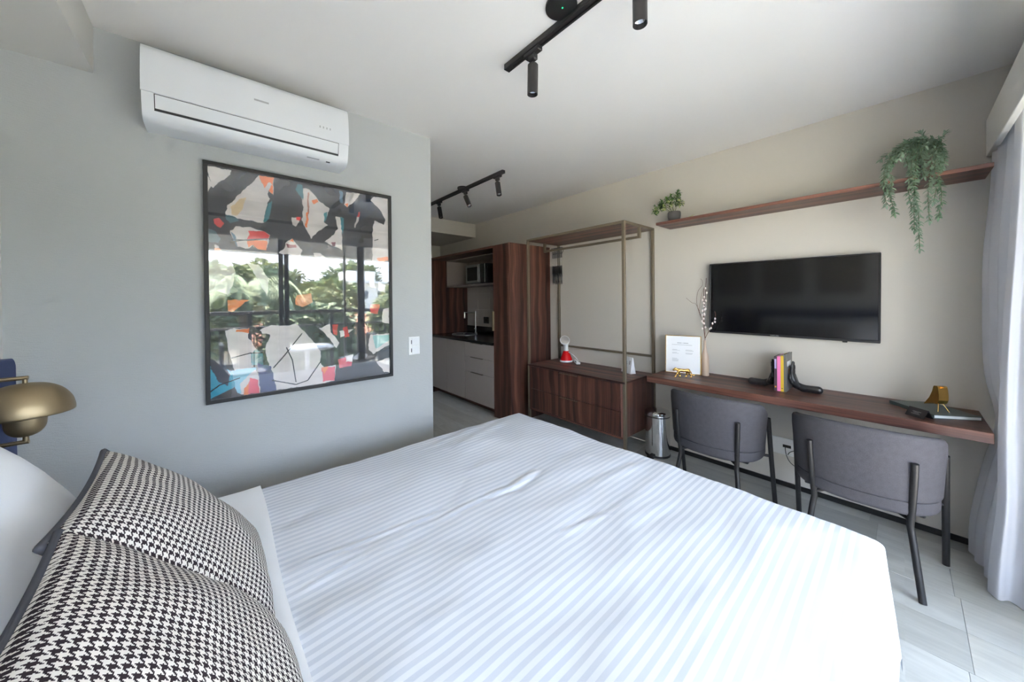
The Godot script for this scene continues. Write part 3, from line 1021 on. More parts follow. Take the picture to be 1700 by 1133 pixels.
func build_desk_wall() -> void:
	var sh := thing("wall_shelf", "long thin dark walnut wall shelf above the television", "shelf", V(-0.55, 2.021, ZB))
	part(sh, "board", box(V(-1.403, 2.021, ZB + 0.001), V(0.295, 2.043, -2.883), 0.0015), mats.walnut_lying)
	var ds := thing("wall_desk", "long wall mounted dark walnut desk board below the television", "desk", V(-0.56, 0.706, ZB))
	part(ds, "desk_top", box(V(-1.392, 0.7065, ZB + 0.001), V(0.272, YD, -2.683), 0.0015), mats.walnut_lying)
	part(ds, "wall_cleat", box(V(-1.30, 0.67, ZB + 0.001), V(0.18, 0.7065, ZB + 0.03), 0.002), mats.walnut_lying)
	# television
	var tv := thing("television", "black flat screen television on the beige wall above the desk", "television", V(-0.575, 1.384, ZB))
	part(tv, "wall_bracket", box(V(-0.72, 1.28, ZB + 0.001), V(-0.43, 1.48, ZB + 0.022)), mats.black_metal)
	part(tv, "body", box(V(-1.059, 1.102, ZB + 0.022), V(-0.091, 1.666, ZB + 0.055), 0.006), mats.black_plastic)
	var bz := Geo.new()
	var zf := ZB + 0.062
	bz.box(V(-1.059, 1.102, ZB + 0.05), V(-0.091, 1.118, zf), 0.003)
	bz.box(V(-1.059, 1.656, ZB + 0.05), V(-0.091, 1.666, zf), 0.003)
	bz.box(V(-1.059, 1.118, ZB + 0.05), V(-1.049, 1.656, zf), 0.003)
	bz.box(V(-0.101, 1.118, ZB + 0.05), V(-0.091, 1.656, zf), 0.003)
	part(tv, "bezel", bz, mats.black_plastic)
	part(tv, "screen", box(V(-1.049, 1.118, ZB + 0.05), V(-0.101, 1.656, ZB + 0.0585)), mats.screen)
	var tm := TextMesh.new()
	tm.text = "SAMSUNG"
	tm.font_size = 16
	tm.pixel_size = 0.0007
	tm.depth = 0.0006
	var fo := SystemFont.new()
	fo.font_names = PackedStringArray(["Droid Sans"])
	tm.font = fo
	var lo := MeshInstance3D.new()
	lo.name = "brand_lettering"
	lo.mesh = tm
	lo.material_override = mats.brushed
	lo.position = V(-0.62, 1.1095, zf + 0.0003) - offs[tv]
	tv.add_child(lo)
	part(tv, "sensor", box(V(-0.262, 1.094, ZB + 0.045), V(-0.238, 1.103, ZB + 0.06), 0.002), mats.black_plastic)
	tv.rotation.z = -0.0085
	# outlet with a charger lead
	var ou := thing("wall_outlet", "wide white wall outlet plate with usb sockets below the desk", "outlet", V(-0.58, 0.235, ZB))
	part(ou, "plate", box(V(-0.662, 0.232, ZB + 0.001), V(-0.50, 0.356, ZB + 0.01), 0.003), mats.white_plate)
	part(ou, "usb_socket", box(V(-0.588, 0.288, ZB + 0.008), V(-0.540, 0.308, ZB + 0.012), 0.001), mats.usb)
	var cb := Geo.new()
	cb.tube(curve([V(-0.572, 0.296, ZB + 0.012), V(-0.570, 0.28, ZB + 0.03), V(-0.562, 0.24, ZB + 0.035), V(-0.545, 0.205, ZB + 0.04), V(-0.515, 0.185, ZB + 0.05), V(-0.47, 0.172, ZB + 0.05), V(-0.42, 0.20, ZB + 0.03), V(-0.43, 0.27, ZB + 0.02), V(-0.50, 0.285, ZB + 0.02), V(-0.54, 0.27, ZB + 0.025), V(-0.556, 0.245, ZB + 0.03)], 60), 0.0023, 8)
	single("charger_lead", cb, mats.black_plastic, "thin black charger lead looping out of the white outlet plate", "cable", V(-0.55, 0.2, ZB + 0.03))
	# double switch on the papered wall
	var sw := thing("light_switch", "white two way light switch plate at the end of the grey papered wall", "light switch", V(XL, 1.07, -1.085))
	part(sw, "plate", box(V(XL + 0.001, 1.005, -1.127), V(XL + 0.009, 1.134, -1.042), 0.003), mats.white_plate)
	for k in 2:
		var y: float = [1.012, 1.071][k]
		var r := part(sw, "rocker", box(V(XL + 0.008, y, -1.118), V(XL + 0.0115, y + 0.055, -1.066), 0.001), mats.white_plastic)
		part(r, "indicator", box(V(XL + 0.009, y + 0.013, -1.0645), V(XL + 0.0125, y + 0.04, -1.061)), mats.groove)


func curve(pts: Array, n: int) -> Array:
	var c := Curve3D.new()
	for k in pts.size():
		var t: Vector3 = (pts[mini(k + 1, pts.size() - 1)] - pts[maxi(k - 1, 0)]) / 6.0
		c.add_point(pts[k], -t, t)
	var out := []
	var l := c.get_baked_length()
	for i in n + 1:
		out.append(c.sample_baked(l * i / n, true))
	return out


# ---------------------------------------------------------------- bed

var creases := [
	[Vector2(-1.068, -0.56), Vector2(-1.065, -0.803), 0.006, 0.012],
	[Vector2(-1.065, -0.803), Vector2(-1.053, -0.92), 0.013, 0.016],
	[Vector2(-1.053, -0.92), Vector2(-1.075, -1.06), 0.016, 0.020],
	[Vector2(-1.149, -0.20), Vector2(-1.103, -0.62), 0.006, 0.010],
	[Vector2(-1.042, -0.15), Vector2(-1.066, -0.33), 0.005, 0.010],
	[Vector2(-0.726, -0.859), Vector2(-0.697, -1.02), 0.007, 0.015],
	[Vector2(-1.529, -0.952), Vector2(-1.663, -1.393), 0.008, 0.03],
	[Vector2(-1.62, -0.75), Vector2(-1.70, -1.25), 0.007, 0.02],
	[Vector2(-0.62, -1.05), Vector2(-0.56, -1.38), 0.005, 0.03],
	[Vector2(-0.85, -1.1), Vector2(-0.80, -1.5), 0.005, 0.025],
]


func fold(s: float, w: float, r: float) -> Vector2:
	var fl := w - 2.0 * r
	var a := r * PI / 2.0
	var q := -s if s < 0.0 else s - fl
	if s >= 0.0 and s <= fl:
		return Vector2(r + s, 0)
	var out := 0.0
	var drop := 0.0
	if q < a:
		out = r - r * sin(q / r)
		drop = r * (1.0 - cos(q / r))
	else:
		out = -0.09 * (q - a)
		drop = r + q - a
	return Vector2(out if s < 0.0 else w - out, drop)


func build_bed() -> void:
	var bed := thing("bed", "double bed with a white mattress below the striped bedspread", "bed", V(-0.9, 0, -0.55))
	part(bed, "base", box(V(-1.70, 0.06, -1.52), V(-0.10, 0.32, 0.50), 0.02), mats.mattress_white)
	part(bed, "mattress", box(V(-1.71, 0.32, -1.53), V(-0.09, 0.592, 0.505), 0.05), mats.mattress_white)
	for x in [-1.62, -0.18]:
		for z in [-1.42, 0.4]:
			part(bed, "leg", box(V(x - 0.03, 0.0, z - 0.03), V(x + 0.03, 0.06, z + 0.03), 0.004), mats.black_plastic)
	# bedspread: a striped sheet laid over the mattress, falling over three sides
	var soft := noise(61, 1.6, 3)
	var rip := noise(62, 5.0, 2)
	var r := 0.055
	var xl := -1.775
	var xr := -0.040
	var zh := -0.10
	var zt := -1.610
	var w := xr - xl
	var l := zh - zt
	var d := 0.42
	var s0 := -d
	var s1 := w - 2.0 * r + d
	var t1 := l - r + d
	var nu := 300
	var nv := 200
	var rows := []
	for j in nv + 1:
		var tt := t1 * j / nv
		var line := PackedVector3Array()
		for i in nu + 1:
			var ss := lerpf(s0, s1, float(i) / nu)
			var a := fold(ss, w, r)
			var b := Vector2(tt, 0)
			if tt > l - r:
				b = fold(tt - r, l, r)
			var x := xl + a.x
			var z := zh - b.x
			var drop := pow(pow(a.y, 5.0) + pow(b.y, 5.0), 0.2)
			var flat := 1.0 - smoothstep(0.0, 0.05, drop)
			var y := 0.632 - drop
			var h := 0.010 * soft.get_noise_2d(x, z) + 0.003 * rip.get_noise_2d(x * 1.2, z * 0.5)
			for c in creases:
				var p := Vector2(x, z)
				var ab: Vector2 = c[1] - c[0]
				var k := clampf((p - c[0]).dot(ab) / ab.length_squared(), 0.0, 1.0)
				var e: float = (p - c[0] - ab * k).length() / c[3]
				if e < 3.0:
					h += 0.42 * c[2] * exp(-e * e) * (0.35 + 0.65 * sin(k * PI)) - 0.15 * c[2] * exp(-(e - 1.5) * (e - 1.5) * 2.0)
			y += h * flat - 0.010 * flat * smoothstep(0.25, 0.0, minf(minf(x - xl, xr - x), z - zt))
			# the falling sides hang in slow folds
			var hang := smoothstep(0.04, 0.3, drop)
			x += hang * 0.02 * soft.get_noise_2d(z * 1.3 + 9.0, 3.0) * (1.0 if a.y > 0.01 else 0.0) + 0.012 * soft.get_noise_2d(z * 1.2, 40.0) * smoothstep(0.3, 0.0, x - xl)
			z += hang * 0.02 * soft.get_noise_2d(x * 1.3 + 30.0, 8.0) * (1.0 if b.y > 0.01 else 0.0)
			line.append(V(x, y, z))
		rows.append(line)
	var suv := func(i: int, j: int, _p: Vector3) -> Vector2: return Vector2(lerpf(s0, s1, float(i) / nu) / 0.0252, t1 * j / nv)
	single("bedspread", Geo.new().grid(rows, false, false, 1.0, suv), mats.satin_stripe, "white bedspread with fine satin stripes covering the bed", "bedspread", V(-0.9, 0.6, -0.85))
	# plain folded sheet band at the head end
	rows = []
	for j in 26:
		var line := PackedVector3Array()
		for i in nu + 1:
			var a := fold(lerpf(s0, s1, float(i) / nu), w + 0.012, r)
			var tt := float(j) / 25.0
			var z := lerpf(-0.138, 0.50, maxf(0.0, (tt - 0.08) / 0.92))
			var y := 0.640 - a.y - 0.012 * pow(maxf(0.0, (0.08 - tt) / 0.08), 2.0)
			y += 0.003 * soft.get_noise_2d(a.x * 2.0, z * 2.0)
			line.append(V(xl - 0.006 + a.x, y, z - 0.004 * sin(a.x * 7.0)))
		rows.append(line)
	single("bed_sheet", Geo.new().grid(rows, false, false, -1.0), mats.linen_white, "plain white sheet band at the head end of the bed under the cushions", "sheet", V(-0.9, 0.63, 0.2))
	# headboard
	var hb := thing("headboard", "navy blue velvet headboard behind the pillows", "headboard", V(-0.94, 0.2, 0.58))
	part(hb, "back_board", box(V(-2.06, 0.2, 0.585), V(0.2, 1.19, ZH - 0.002), 0.004), mats.navy_velvet)
	for k in 3:
		var xa := -2.08 + k * 0.766
		var o := PackedVector2Array()
		for q in [[0.762, 0.2, -90.0], [0.762, 1.205, 0.0], [0.0, 1.205, 90.0], [0.0, 0.2, 180.0]]:
			for i in 7:
				var an := deg_to_rad(q[2] + 15.0 * i)
				o.append(Vector2(xa + q[0] + 0.04 * (cos(an) + (1.0 if q[0] == 0.0 else -1.0)), q[1] + 0.04 * (sin(an) + (-1.0 if q[1] > 1.0 else 1.0))))
		part(hb, "pad", Geo.new().prism(o, 0.53, 0.585, true), mats.navy_velvet)
	# pillows and cushions
	pillow("pillow", "white bed pillow leaning on the headboard nearest the grey papered wall", V(-1.15, 0.862, 0.335), Basis(Vector3.RIGHT, deg_to_rad(-60)), 0.72, 0.50, 0.20, 5)
	pillow("pillow", "white bed pillow leaning on the headboard on the window side", V(-0.42, 0.862, 0.335), Basis(Vector3.RIGHT, deg_to_rad(-60)), 0.72, 0.50, 0.20, 8)
	cushion("black and white houndstooth cushion nearest the grey papered wall", V(-1.13, 0.828, 0.060), Basis(Vector3.UP, deg_to_rad(1)) * Basis(Vector3.RIGHT, deg_to_rad(-50)), 0.475, 3)
	cushion("black and white houndstooth cushion on the window side, overlapping its neighbour", V(-0.695, 0.828, 0.042), Basis(Vector3.UP, deg_to_rad(1)) * Basis(Vector3.RIGHT, deg_to_rad(-50)), 0.475, 4)
	reading_lamp()
	# three framed prints over the headboard
	for k in 3:
		var xc: float = [-1.93, -1.27, -0.60][k]
		var t := thing("framed_print", ["black framed dark print over the headboard nearest the papered wall", "middle black framed dark print over the headboard", "black framed dark print over the headboard on the window side"][k], "picture", V(xc, 1.45, ZH), "prints over the headboard")
		var fr := Geo.new()
		for q in [[-0.24, -0.21, 1.45, 2.08], [0.21, 0.24, 1.45, 2.08], [-0.21, 0.21, 1.45, 1.48], [-0.21, 0.21, 2.05, 2.08]]:
			fr.box(V(xc + q[0], q[2], ZH - 0.03), V(xc + q[1], q[3], ZH - 0.001), 0.003)
		part(t, "frame", fr, mats.black_frame)
		part(t, "print", box(V(xc - 0.21, 1.48, ZH - 0.015), V(xc + 0.21, 2.05, ZH - 0.002)), mat("dark_print", rgb(165, 160, 152), 0.8))


# u, v in -1..1 over a square pad: the outline draws in between the corners
func pad_rows(w: float, h: float, th: float, side: float, sd: int, n := 44) -> Array:
	var nz := noise(sd, 1.4, 3)
	var rows := []
	for j in n + 1:
		var line := PackedVector3Array()
		for i in n + 1:
			var u := sin((float(i) / n - 0.5) * PI)
			var v := sin((float(j) / n - 0.5) * PI)
			var pin := 0.055
			var x := w / 2.0 * u * (1.0 - pin * (1.0 - v * v))
			var z := h / 2.0 * v * (1.0 - pin * (1.0 - u * u))
			var e := pow(maxf(0.0, (1.0 - u * u) * (1.0 - v * v)), 0.42)
			var y := side * (th / 2.0 * e) + 0.010 * e * nz.get_noise_2d(u * 0.7 + side * 7.0, v * 0.7)
			line.append(V(x, y, z))
		rows.append(line)
	return rows


func place(rows: Array, xf: Transform3D) -> Array:
	var out := []
	for r in rows:
		var l := PackedVector3Array()
		for p in r:
			l.append(xf * p)
		out.append(l)
	return out


func pillow(called: String, label: String, c: Vector3, b: Basis, w: float, h: float, th: float, sd: int) -> void:
	var g := Geo.new()
	g.xf = Transform3D(b, c)
	for s in [1.0, -1.0]:
		g.grid(pad_rows(w, h, th, s, sd), false, false, -s)
	single(called, g, mats.linen_white, label, "pillow", c - V(0, 0.24, 0), "white pillows at the bed head")


func cushion(label: String, c: Vector3, b: Basis, w: float, sd: int) -> void:
	var t := thing("cushion", label, "cushion", c - V(0, 0.17, 0), "houndstooth cushions on the bed")
	var xf := Transform3D(b, c)
	var n := 44
	var uvs := func(_i: int, _j: int, p: Vector3) -> Vector2: return Vector2(p.x, p.z) / 0.0255
	var g := Geo.new()
	g.xf = xf
	g.grid(pad_rows(w, w, 0.155, 1.0, sd), false, false, -1.0, uvs)
	part(t, "front_cover", g, mats.houndstooth)
	g = Geo.new()
	g.xf = xf
	g.grid(pad_rows(w, w, 0.13, -1.0, sd), false, false, 1.0, uvs)
	part(t, "back_cover", g, mats.houndstooth)
	var rim := []
	var rows := pad_rows(w, w, 0.155, 1.0, sd)
	for i in n:
		rim.append(rows[0][i])
	for j in n:
		rim.append(rows[j][n])
	for i in n:
		rim.append(rows[n][n - i])
	for j in n + 1:
		rim.append(rows[n - j][0])
	g = Geo.new()
	g.xf = xf
	g.tube(rim, 0.0065, 8, false)
	part(t, "piping", g, mats.piping, "dark grey corded edge")


func reading_lamp() -> void:
	var c := V(-1.70, 0, 0.418)
	var t := thing("reading_lamp", "brass reading lamp with a domed shade beside the navy headboard", "lamp", V(-1.70, 1.08, 0.53))
	var m: Material = mats.brass
	part(t, "shade", Geo.new().lathe([Vector2(0.0, 1.082), Vector2(0.088, 1.072), Vector2(0.0905, 1.068)] + eased([Vector2(0.0925, 1.070), Vector2(0.092, 1.084), Vector2(0.085, 1.110), Vector2(0.067, 1.137), Vector2(0.038, 1.155), Vector2(0.0, 1.161)], 28), c, 72, 60.0), m)
	part(t, "cup", Geo.new().lathe(eased([Vector2(0.0, 1.003), Vector2(0.018, 1.007), Vector2(0.031, 1.018), Vector2(0.038, 1.036), Vector2(0.040, 1.072)], 20), c, 56, 60.0), m)
	part(t, "upper_arm", Geo.new().tube([c + V(0, 1.158, 0), c + V(0, 1.176, 0)], 0.005, 10).tube([c + V(0, 1.176, -0.006), c + V(0, 1.176, 0.112)], 0.006, 10), m)
	part(t, "lower_arm", Geo.new().tube([c + V(0, 1.006, 0), c + V(0, 0.990, 0)], 0.006, 10).tube([c + V(0, 0.988, -0.006), c + V(0, 0.988, 0.112)], 0.006, 10), m)
	part(t, "back_plate", box(V(-1.725, 0.95, 0.514), V(-1.675, 1.21, 0.529), 0.003), m)


# ---------------------------------------------------------------- chairs

func shell_at(a: float, grow: float) -> Vector2:
	# plan of the curved back: a = 0 behind, to both arms at +-1
	var t := a * deg_to_rad(97)
	var hw := 0.293 + grow
	if absf(t) <= PI / 2.0:
		return Vector2(hw * signf(sin(t)) * pow(absf(sin(t)), 0.90), -0.03 + (0.250 + grow) * pow(cos(t), 0.90))
	return Vector2(hw * signf(t) * (1.0 - 0.03 * (absf(t) - PI / 2.0)), -0.03 - (absf(t) - PI / 2.0) * 0.25)


func build_chairs() -> void:
	var at := V(-0.868, 0, -2.632)
	var t := thing("dining_chair", "grey upholstered tub chair with black metal legs beside the steel bin", "chair", Vector3.ZERO, "grey tub chairs at the desk")
	var m: Material = mats.chair_fabric
	# curved back shell: rings round the plan, each ring the outline of the padded wall
	var prof := [Vector2(0.0, 0.425), Vector2(0.004, 0.418), Vector2(0.02, 0.414), Vector2(0.04, 0.420), Vector2(0.046, 0.44), Vector2(0.048, 0.55), Vector2(0.047, 0.68), Vector2(0.044, 0.728), Vector2(0.034, 0.743), Vector2(0.020, 0.747), Vector2(0.007, 0.742), Vector2(0.0, 0.728), Vector2(-0.002, 0.68), Vector2(-0.001, 0.55)]
	var rows := []
	var n := 64
	for i in n + 1:
		var a := lerpf(-1.0, 1.0, float(i) / n)
		var line := PackedVector3Array()
		var endk := pow(smoothstep(0.74, 1.0, absf(a)), 2.0)
		for p in prof:
			var inset: float = p.x
			if i == 0 or i == n:
				inset = lerpf(p.x, 0.023, 0.5)
			var taper := -0.014 * (1.0 - clampf((p.y - 0.42) / 0.32, 0.0, 1.0))
			var q := shell_at(a, taper - inset)
			var y: float = p.y - (endk * 0.05 + 0.055 * a * a) * clampf((p.y - 0.5) / 0.25, 0.0, 1.0)
			line.append(V(q.x, y, q.y))
		rows.append(line)
	var g := Geo.new()
	g.grid(rows, true, false, 0.0)
	g.face(Array(rows[0]), V(0, 0, -1))
	g.face(Array(rows[n]), V(0, 0, -1))
	part(t, "backrest", g, m)
	# seat drum under the shell, rounded below, and the seat cushion inside
	var outline := func(grow: float, y: float) -> PackedVector3Array:
		var l := PackedVector3Array()
		for i in 72:
			var a := TAU * i / 72.0
			var z := sin(a)
			var x := cos(a)
			l.append(V((0.272 + grow) * signf(x) * pow(absf(x), 0.82), y, -0.035 + (0.235 + grow) * signf(z) * pow(absf(z), 0.82)))
		return l
	rows = []
	for q in [[-0.25, 0.349], [-0.03, 0.349], [-0.012, 0.352], [-0.003, 0.36], [0.0, 0.372], [0.0, 0.412], [-0.004, 0.42], [-0.25, 0.421]]:
		rows.append(outline.call(q[0], q[1]))
	part(t, "seat_base", Geo.new().grid(rows, true, false, 0.0), m)
	rows = []
	for q in [[-0.24, 0.421], [-0.055, 0.421], [-0.048, 0.43], [-0.047, 0.455], [-0.055, 0.468], [-0.08, 0.474], [-0.24, 0.48]]:
		rows.append(outline.call(q[0], q[1]))
	part(t, "seat_cushion", Geo.new().grid(rows, true, false, 0.0), m)
	var lm: Material = mats.black_metal
	for s in [-1.0, 1.0]:
		part(t, "leg", Geo.new().tube(curve([V(s * 0.187, 0.612, 0.180), V(s * 0.183, 0.50, 0.172), V(s * 0.174, 0.345, 0.155), V(s * 0.171, 0.305, 0.152), V(s * 0.177, 0.262, 0.160), V(s * 0.207, 0.0, 0.226)], 24), 0.0135, 14), lm)
	for s in [-1.0, 1.0]:
		part(t, "leg", Geo.new().tube([V(s * 0.288, 0.605, -0.075), V(s * 0.290, 0.33, -0.135), V(s * 0.294, 0.0, -0.212)], 0.0135, 14), lm)
	var fr := Geo.new()
	for s in [-1.0, 1.0]:
		fr.tube([V(s * 0.172, 0.335, 0.16), V(s * 0.10, 0.342, 0.08)], 0.009, 10)
		fr.tube([V(s * 0.298, 0.342, -0.135), V(s * 0.20, 0.342, -0.10)], 0.009, 10)
	fr.box(V(-0.22, 0.335, -0.12), V(0.22, 0.349, 0.10), 0.004)
	part(t, "seat_frame", fr, lm)
	t.position = at
	copy_of(t, "dining_chair", "grey upholstered tub chair with black metal legs beside the white curtain", V(-0.153, 0, -2.622))


# ---------------------------------------------------------------- large picture and air conditioner

func dab(im: Image, c: Color, q: Array) -> void:
	# one flat patch of paint with an uneven rim; q = u, v pairs
	var w := im.get_width()
	var h := im.get_height()
	var nz := noise(71, 0.03, 4)
	var tone := noise(72, 0.02, 3)
	var p := PackedVector2Array()
	for k in range(0, q.size(), 2):
		p.append(Vector2(q[k] * w, q[k + 1] * h))
	var lo := p[0]
	var hi := p[0]
	for a in p:
		lo = lo.min(a)
		hi = hi.max(a)
	for y in range(maxi(0, int(lo.y) - 4), mini(h, int(hi.y) + 5)):
		for x in range(maxi(0, int(lo.x) - 4), mini(w, int(hi.x) + 5)):
			var s := Vector2(x + 4.0 * nz.get_noise_2d(x, y), y + 4.0 * nz.get_noise_2d(x + 500.0, y))
			if Geometry2D.is_point_in_polygon(s, p):
				var k := 1.0 + 0.05 * tone.get_noise_2d(x * 0.5, y * 1.2)
				im.set_pixel(x, y, Color(minf(c.r * k, 1.0), minf(c.g * k, 1.0), minf(c.b * k, 1.0)))


func stroke(im: Image, c: Color, q: Array) -> void:
	var w := im.get_width()
	var h := im.get_height()
	for k in range(0, q.size() - 2, 2):
		var a := Vector2(q[k] * w, q[k + 1] * h)
		var b := Vector2(q[k + 2] * w, q[k + 3] * h)
		var m := int(a.distance_to(b)) + 1
		for i in m + 1:
			var p := a.lerp(b, float(i) / m)
			im.fill_rect(Rect2i(int(p.x), int(p.y), 3, 3), c)


func build_picture_and_ac() -> void:
	var z0 := 0.031
	var z1 := -0.920
	var y0 := 0.881
	var y1 := 2.105
	var pc := thing("framed_painting", "large black framed abstract painting in charcoal, white and orange under the air conditioner", "painting", V(XL, 0.881, (z0 + z1) / 2.0))
	var fr := Geo.new()
	var d := XL + 0.032
	fr.box(V(XL + 0.001, y0, z1), V(d, y0 + 0.018, z0), 0.0015)
	fr.box(V(XL + 0.001, y1 - 0.018, z1), V(d, y1, z0), 0.0015)
	fr.box(V(XL + 0.001, y0 + 0.018, z1), V(d, y1 - 0.018, z1 + 0.018), 0.0015)
	fr.box(V(XL + 0.001, y0 + 0.018, z0 - 0.018), V(d, y1 - 0.018, z0), 0.0015)
	part(pc, "frame", fr, mats.black_frame)
	var im := Image.create(640, 836, false, Image.FORMAT_RGB8)
	var tone := noise(73, 0.006, 3)
	for y in 836:
		for x in 640:
			var k := 0.5 + 0.5 * tone.get_noise_2d(x, y)
			im.set_pixel(x, y, rgb(40, 40, 43).lerp(rgb(60, 62, 68), k))
	paint_canvas(im)
	var m := mat("painted_canvas", Color.WHITE, 0.03, 0.0, 1.0)
	m.albedo_texture = ImageTexture.create_from_image(im)
	var g := Geo.new()
	var x := XL + 0.012
	g.face([V(x, y0 + 0.016, z0 - 0.016), V(x, y0 + 0.016, z1 + 0.016), V(x, y1 - 0.016, z1 + 0.016), V(x, y1 - 0.016, z0 - 0.016)], V(1, 0, 0), [Vector2(0, 1), Vector2(1, 1), Vector2(1, 0), Vector2(0, 0)])
	part(pc, "canvas", g, m)
	g = Geo.new()
	x = XL + 0.024
	g.box(V(x, y0 + 0.017, z1 + 0.017), V(x + 0.002, y1 - 0.017, z0 - 0.017))
	part(pc, "glass_pane", g, mats.picture_glass)
	# air conditioner
	var ac := thing("air_conditioner", "white wall mounted split air conditioner above the large painting", "air conditioner", V(XL, 2.19, -0.19))
	var za := 0.222
	var zb := -0.606
	var p := PackedVector2Array()
	for q in [[0.001, 2.19], [0.10, 2.186], [0.135, 2.187], [0.158, 2.194], [0.172, 2.206], [0.182, 2.228], [0.190, 2.262], [0.196, 2.296], [0.194, 2.33], [0.190, 2.42], [0.180, 2.485], [0.165, 2.503], [0.12, 2.508], [0.001, 2.508]]:
		p.append(Vector2(XL + q[0], q[1]))
	part(ac, "body", Geo.new().prism(p, zb + 0.002, za - 0.002, true), mats.white_plastic)
	p = PackedVector2Array()
	for q in [[0.190, 2.299], [0.2005, 2.298], [0.2005, 2.33], [0.198, 2.385], [0.193, 2.44], [0.184, 2.485], [0.172, 2.506], [0.158, 2.512], [0.158, 2.504]]:
		p.append(Vector2(XL + q[0], q[1]))
	var fp := part(ac, "front_panel", Geo.new().prism(p, zb, za, true), mats.white_plastic)
	for k in 4:
		part(fp, "indicator_mark", box(V(XL + 0.1995, 2.355, -0.51 + 0.017 * k), V(XL + 0.2005, 2.366, -0.505 + 0.017 * k)), mats.grey_print)
	part(fp, "brand_mark", box(V(XL + 0.1975, 2.398, -0.225), V(XL + 0.1988, 2.406, -0.165)), mats.grey_print)
	# the flap and the dark slit round it
	part(ac, "slit", Geo.new().prism(PackedVector2Array([Vector2(XL + 0.17, 2.228), Vector2(XL + 0.1832, 2.228), Vector2(XL + 0.1972, 2.296), Vector2(XL + 0.18, 2.296)]), -0.552, 0.182), mats.groove)
	part(ac, "flap", Geo.new().prism(PackedVector2Array([Vector2(XL + 0.175, 2.238), Vector2(XL + 0.1875, 2.238), Vector2(XL + 0.1995, 2.2925), Vector2(XL + 0.18, 2.2925)]), -0.549, 0.179), mats.white_plastic)
	part(ac, "warning_mark", box(V(XL + 0.150, 2.1905, -0.46), V(XL + 0.158, 2.196, -0.40)), mats.grey_print)
	part(ac, "rating_mark", box(V(XL + 0.146, 2.189, -0.515), V(XL + 0.154, 2.194, -0.495)), mats.groove)


# ---------------------------------------------------------------- ceiling tracks

func spot(label: String, at: Vector3, tilt: Basis, grp: String) -> void:
	var t := thing("track_spotlight", label, "spotlight", at, grp)
	var m: Material = mats.black_metal
	part(t, "adapter", box(at + V(-0.05, -0.022, -0.016), at + V(0.05, 0.0, 0.016), 0.004), m)
	part(t, "knuckle", box(at + V(-0.022, -0.05, -0.014), at + V(0.022, -0.022, 0.014), 0.005), m)
	part(t, "stem", Geo.new().tube([at + V(0, -0.05, 0), at + V(0, -0.075, 0)], 0.006, 10), m)
	var g := Geo.new()
	g.xf = Transform3D(tilt, at + V(0, -0.07, 0))
	g.lathe([Vector2(0.0205, -0.118), Vector2(0.0235, -0.136), Vector2(0.0250, -0.136), Vector2(0.0250, 0.0), Vector2(0.0235, 0.002), Vector2(0.0, 0.002)], Vector3.ZERO, 28)
	var c := part(t, "can", g, m)
	g = Geo.new()
	g.xf = Transform3D(tilt, at + V(0, -0.07, 0))
	g.lathe([Vector2(0.0, -0.108), Vector2(0.012, -0.110), Vector2(0.0210, -0.118)], Vector3.ZERO, 24, 60.0)
	part(c, "reflector", g, mats.chrome, "bright reflector, lamp off")


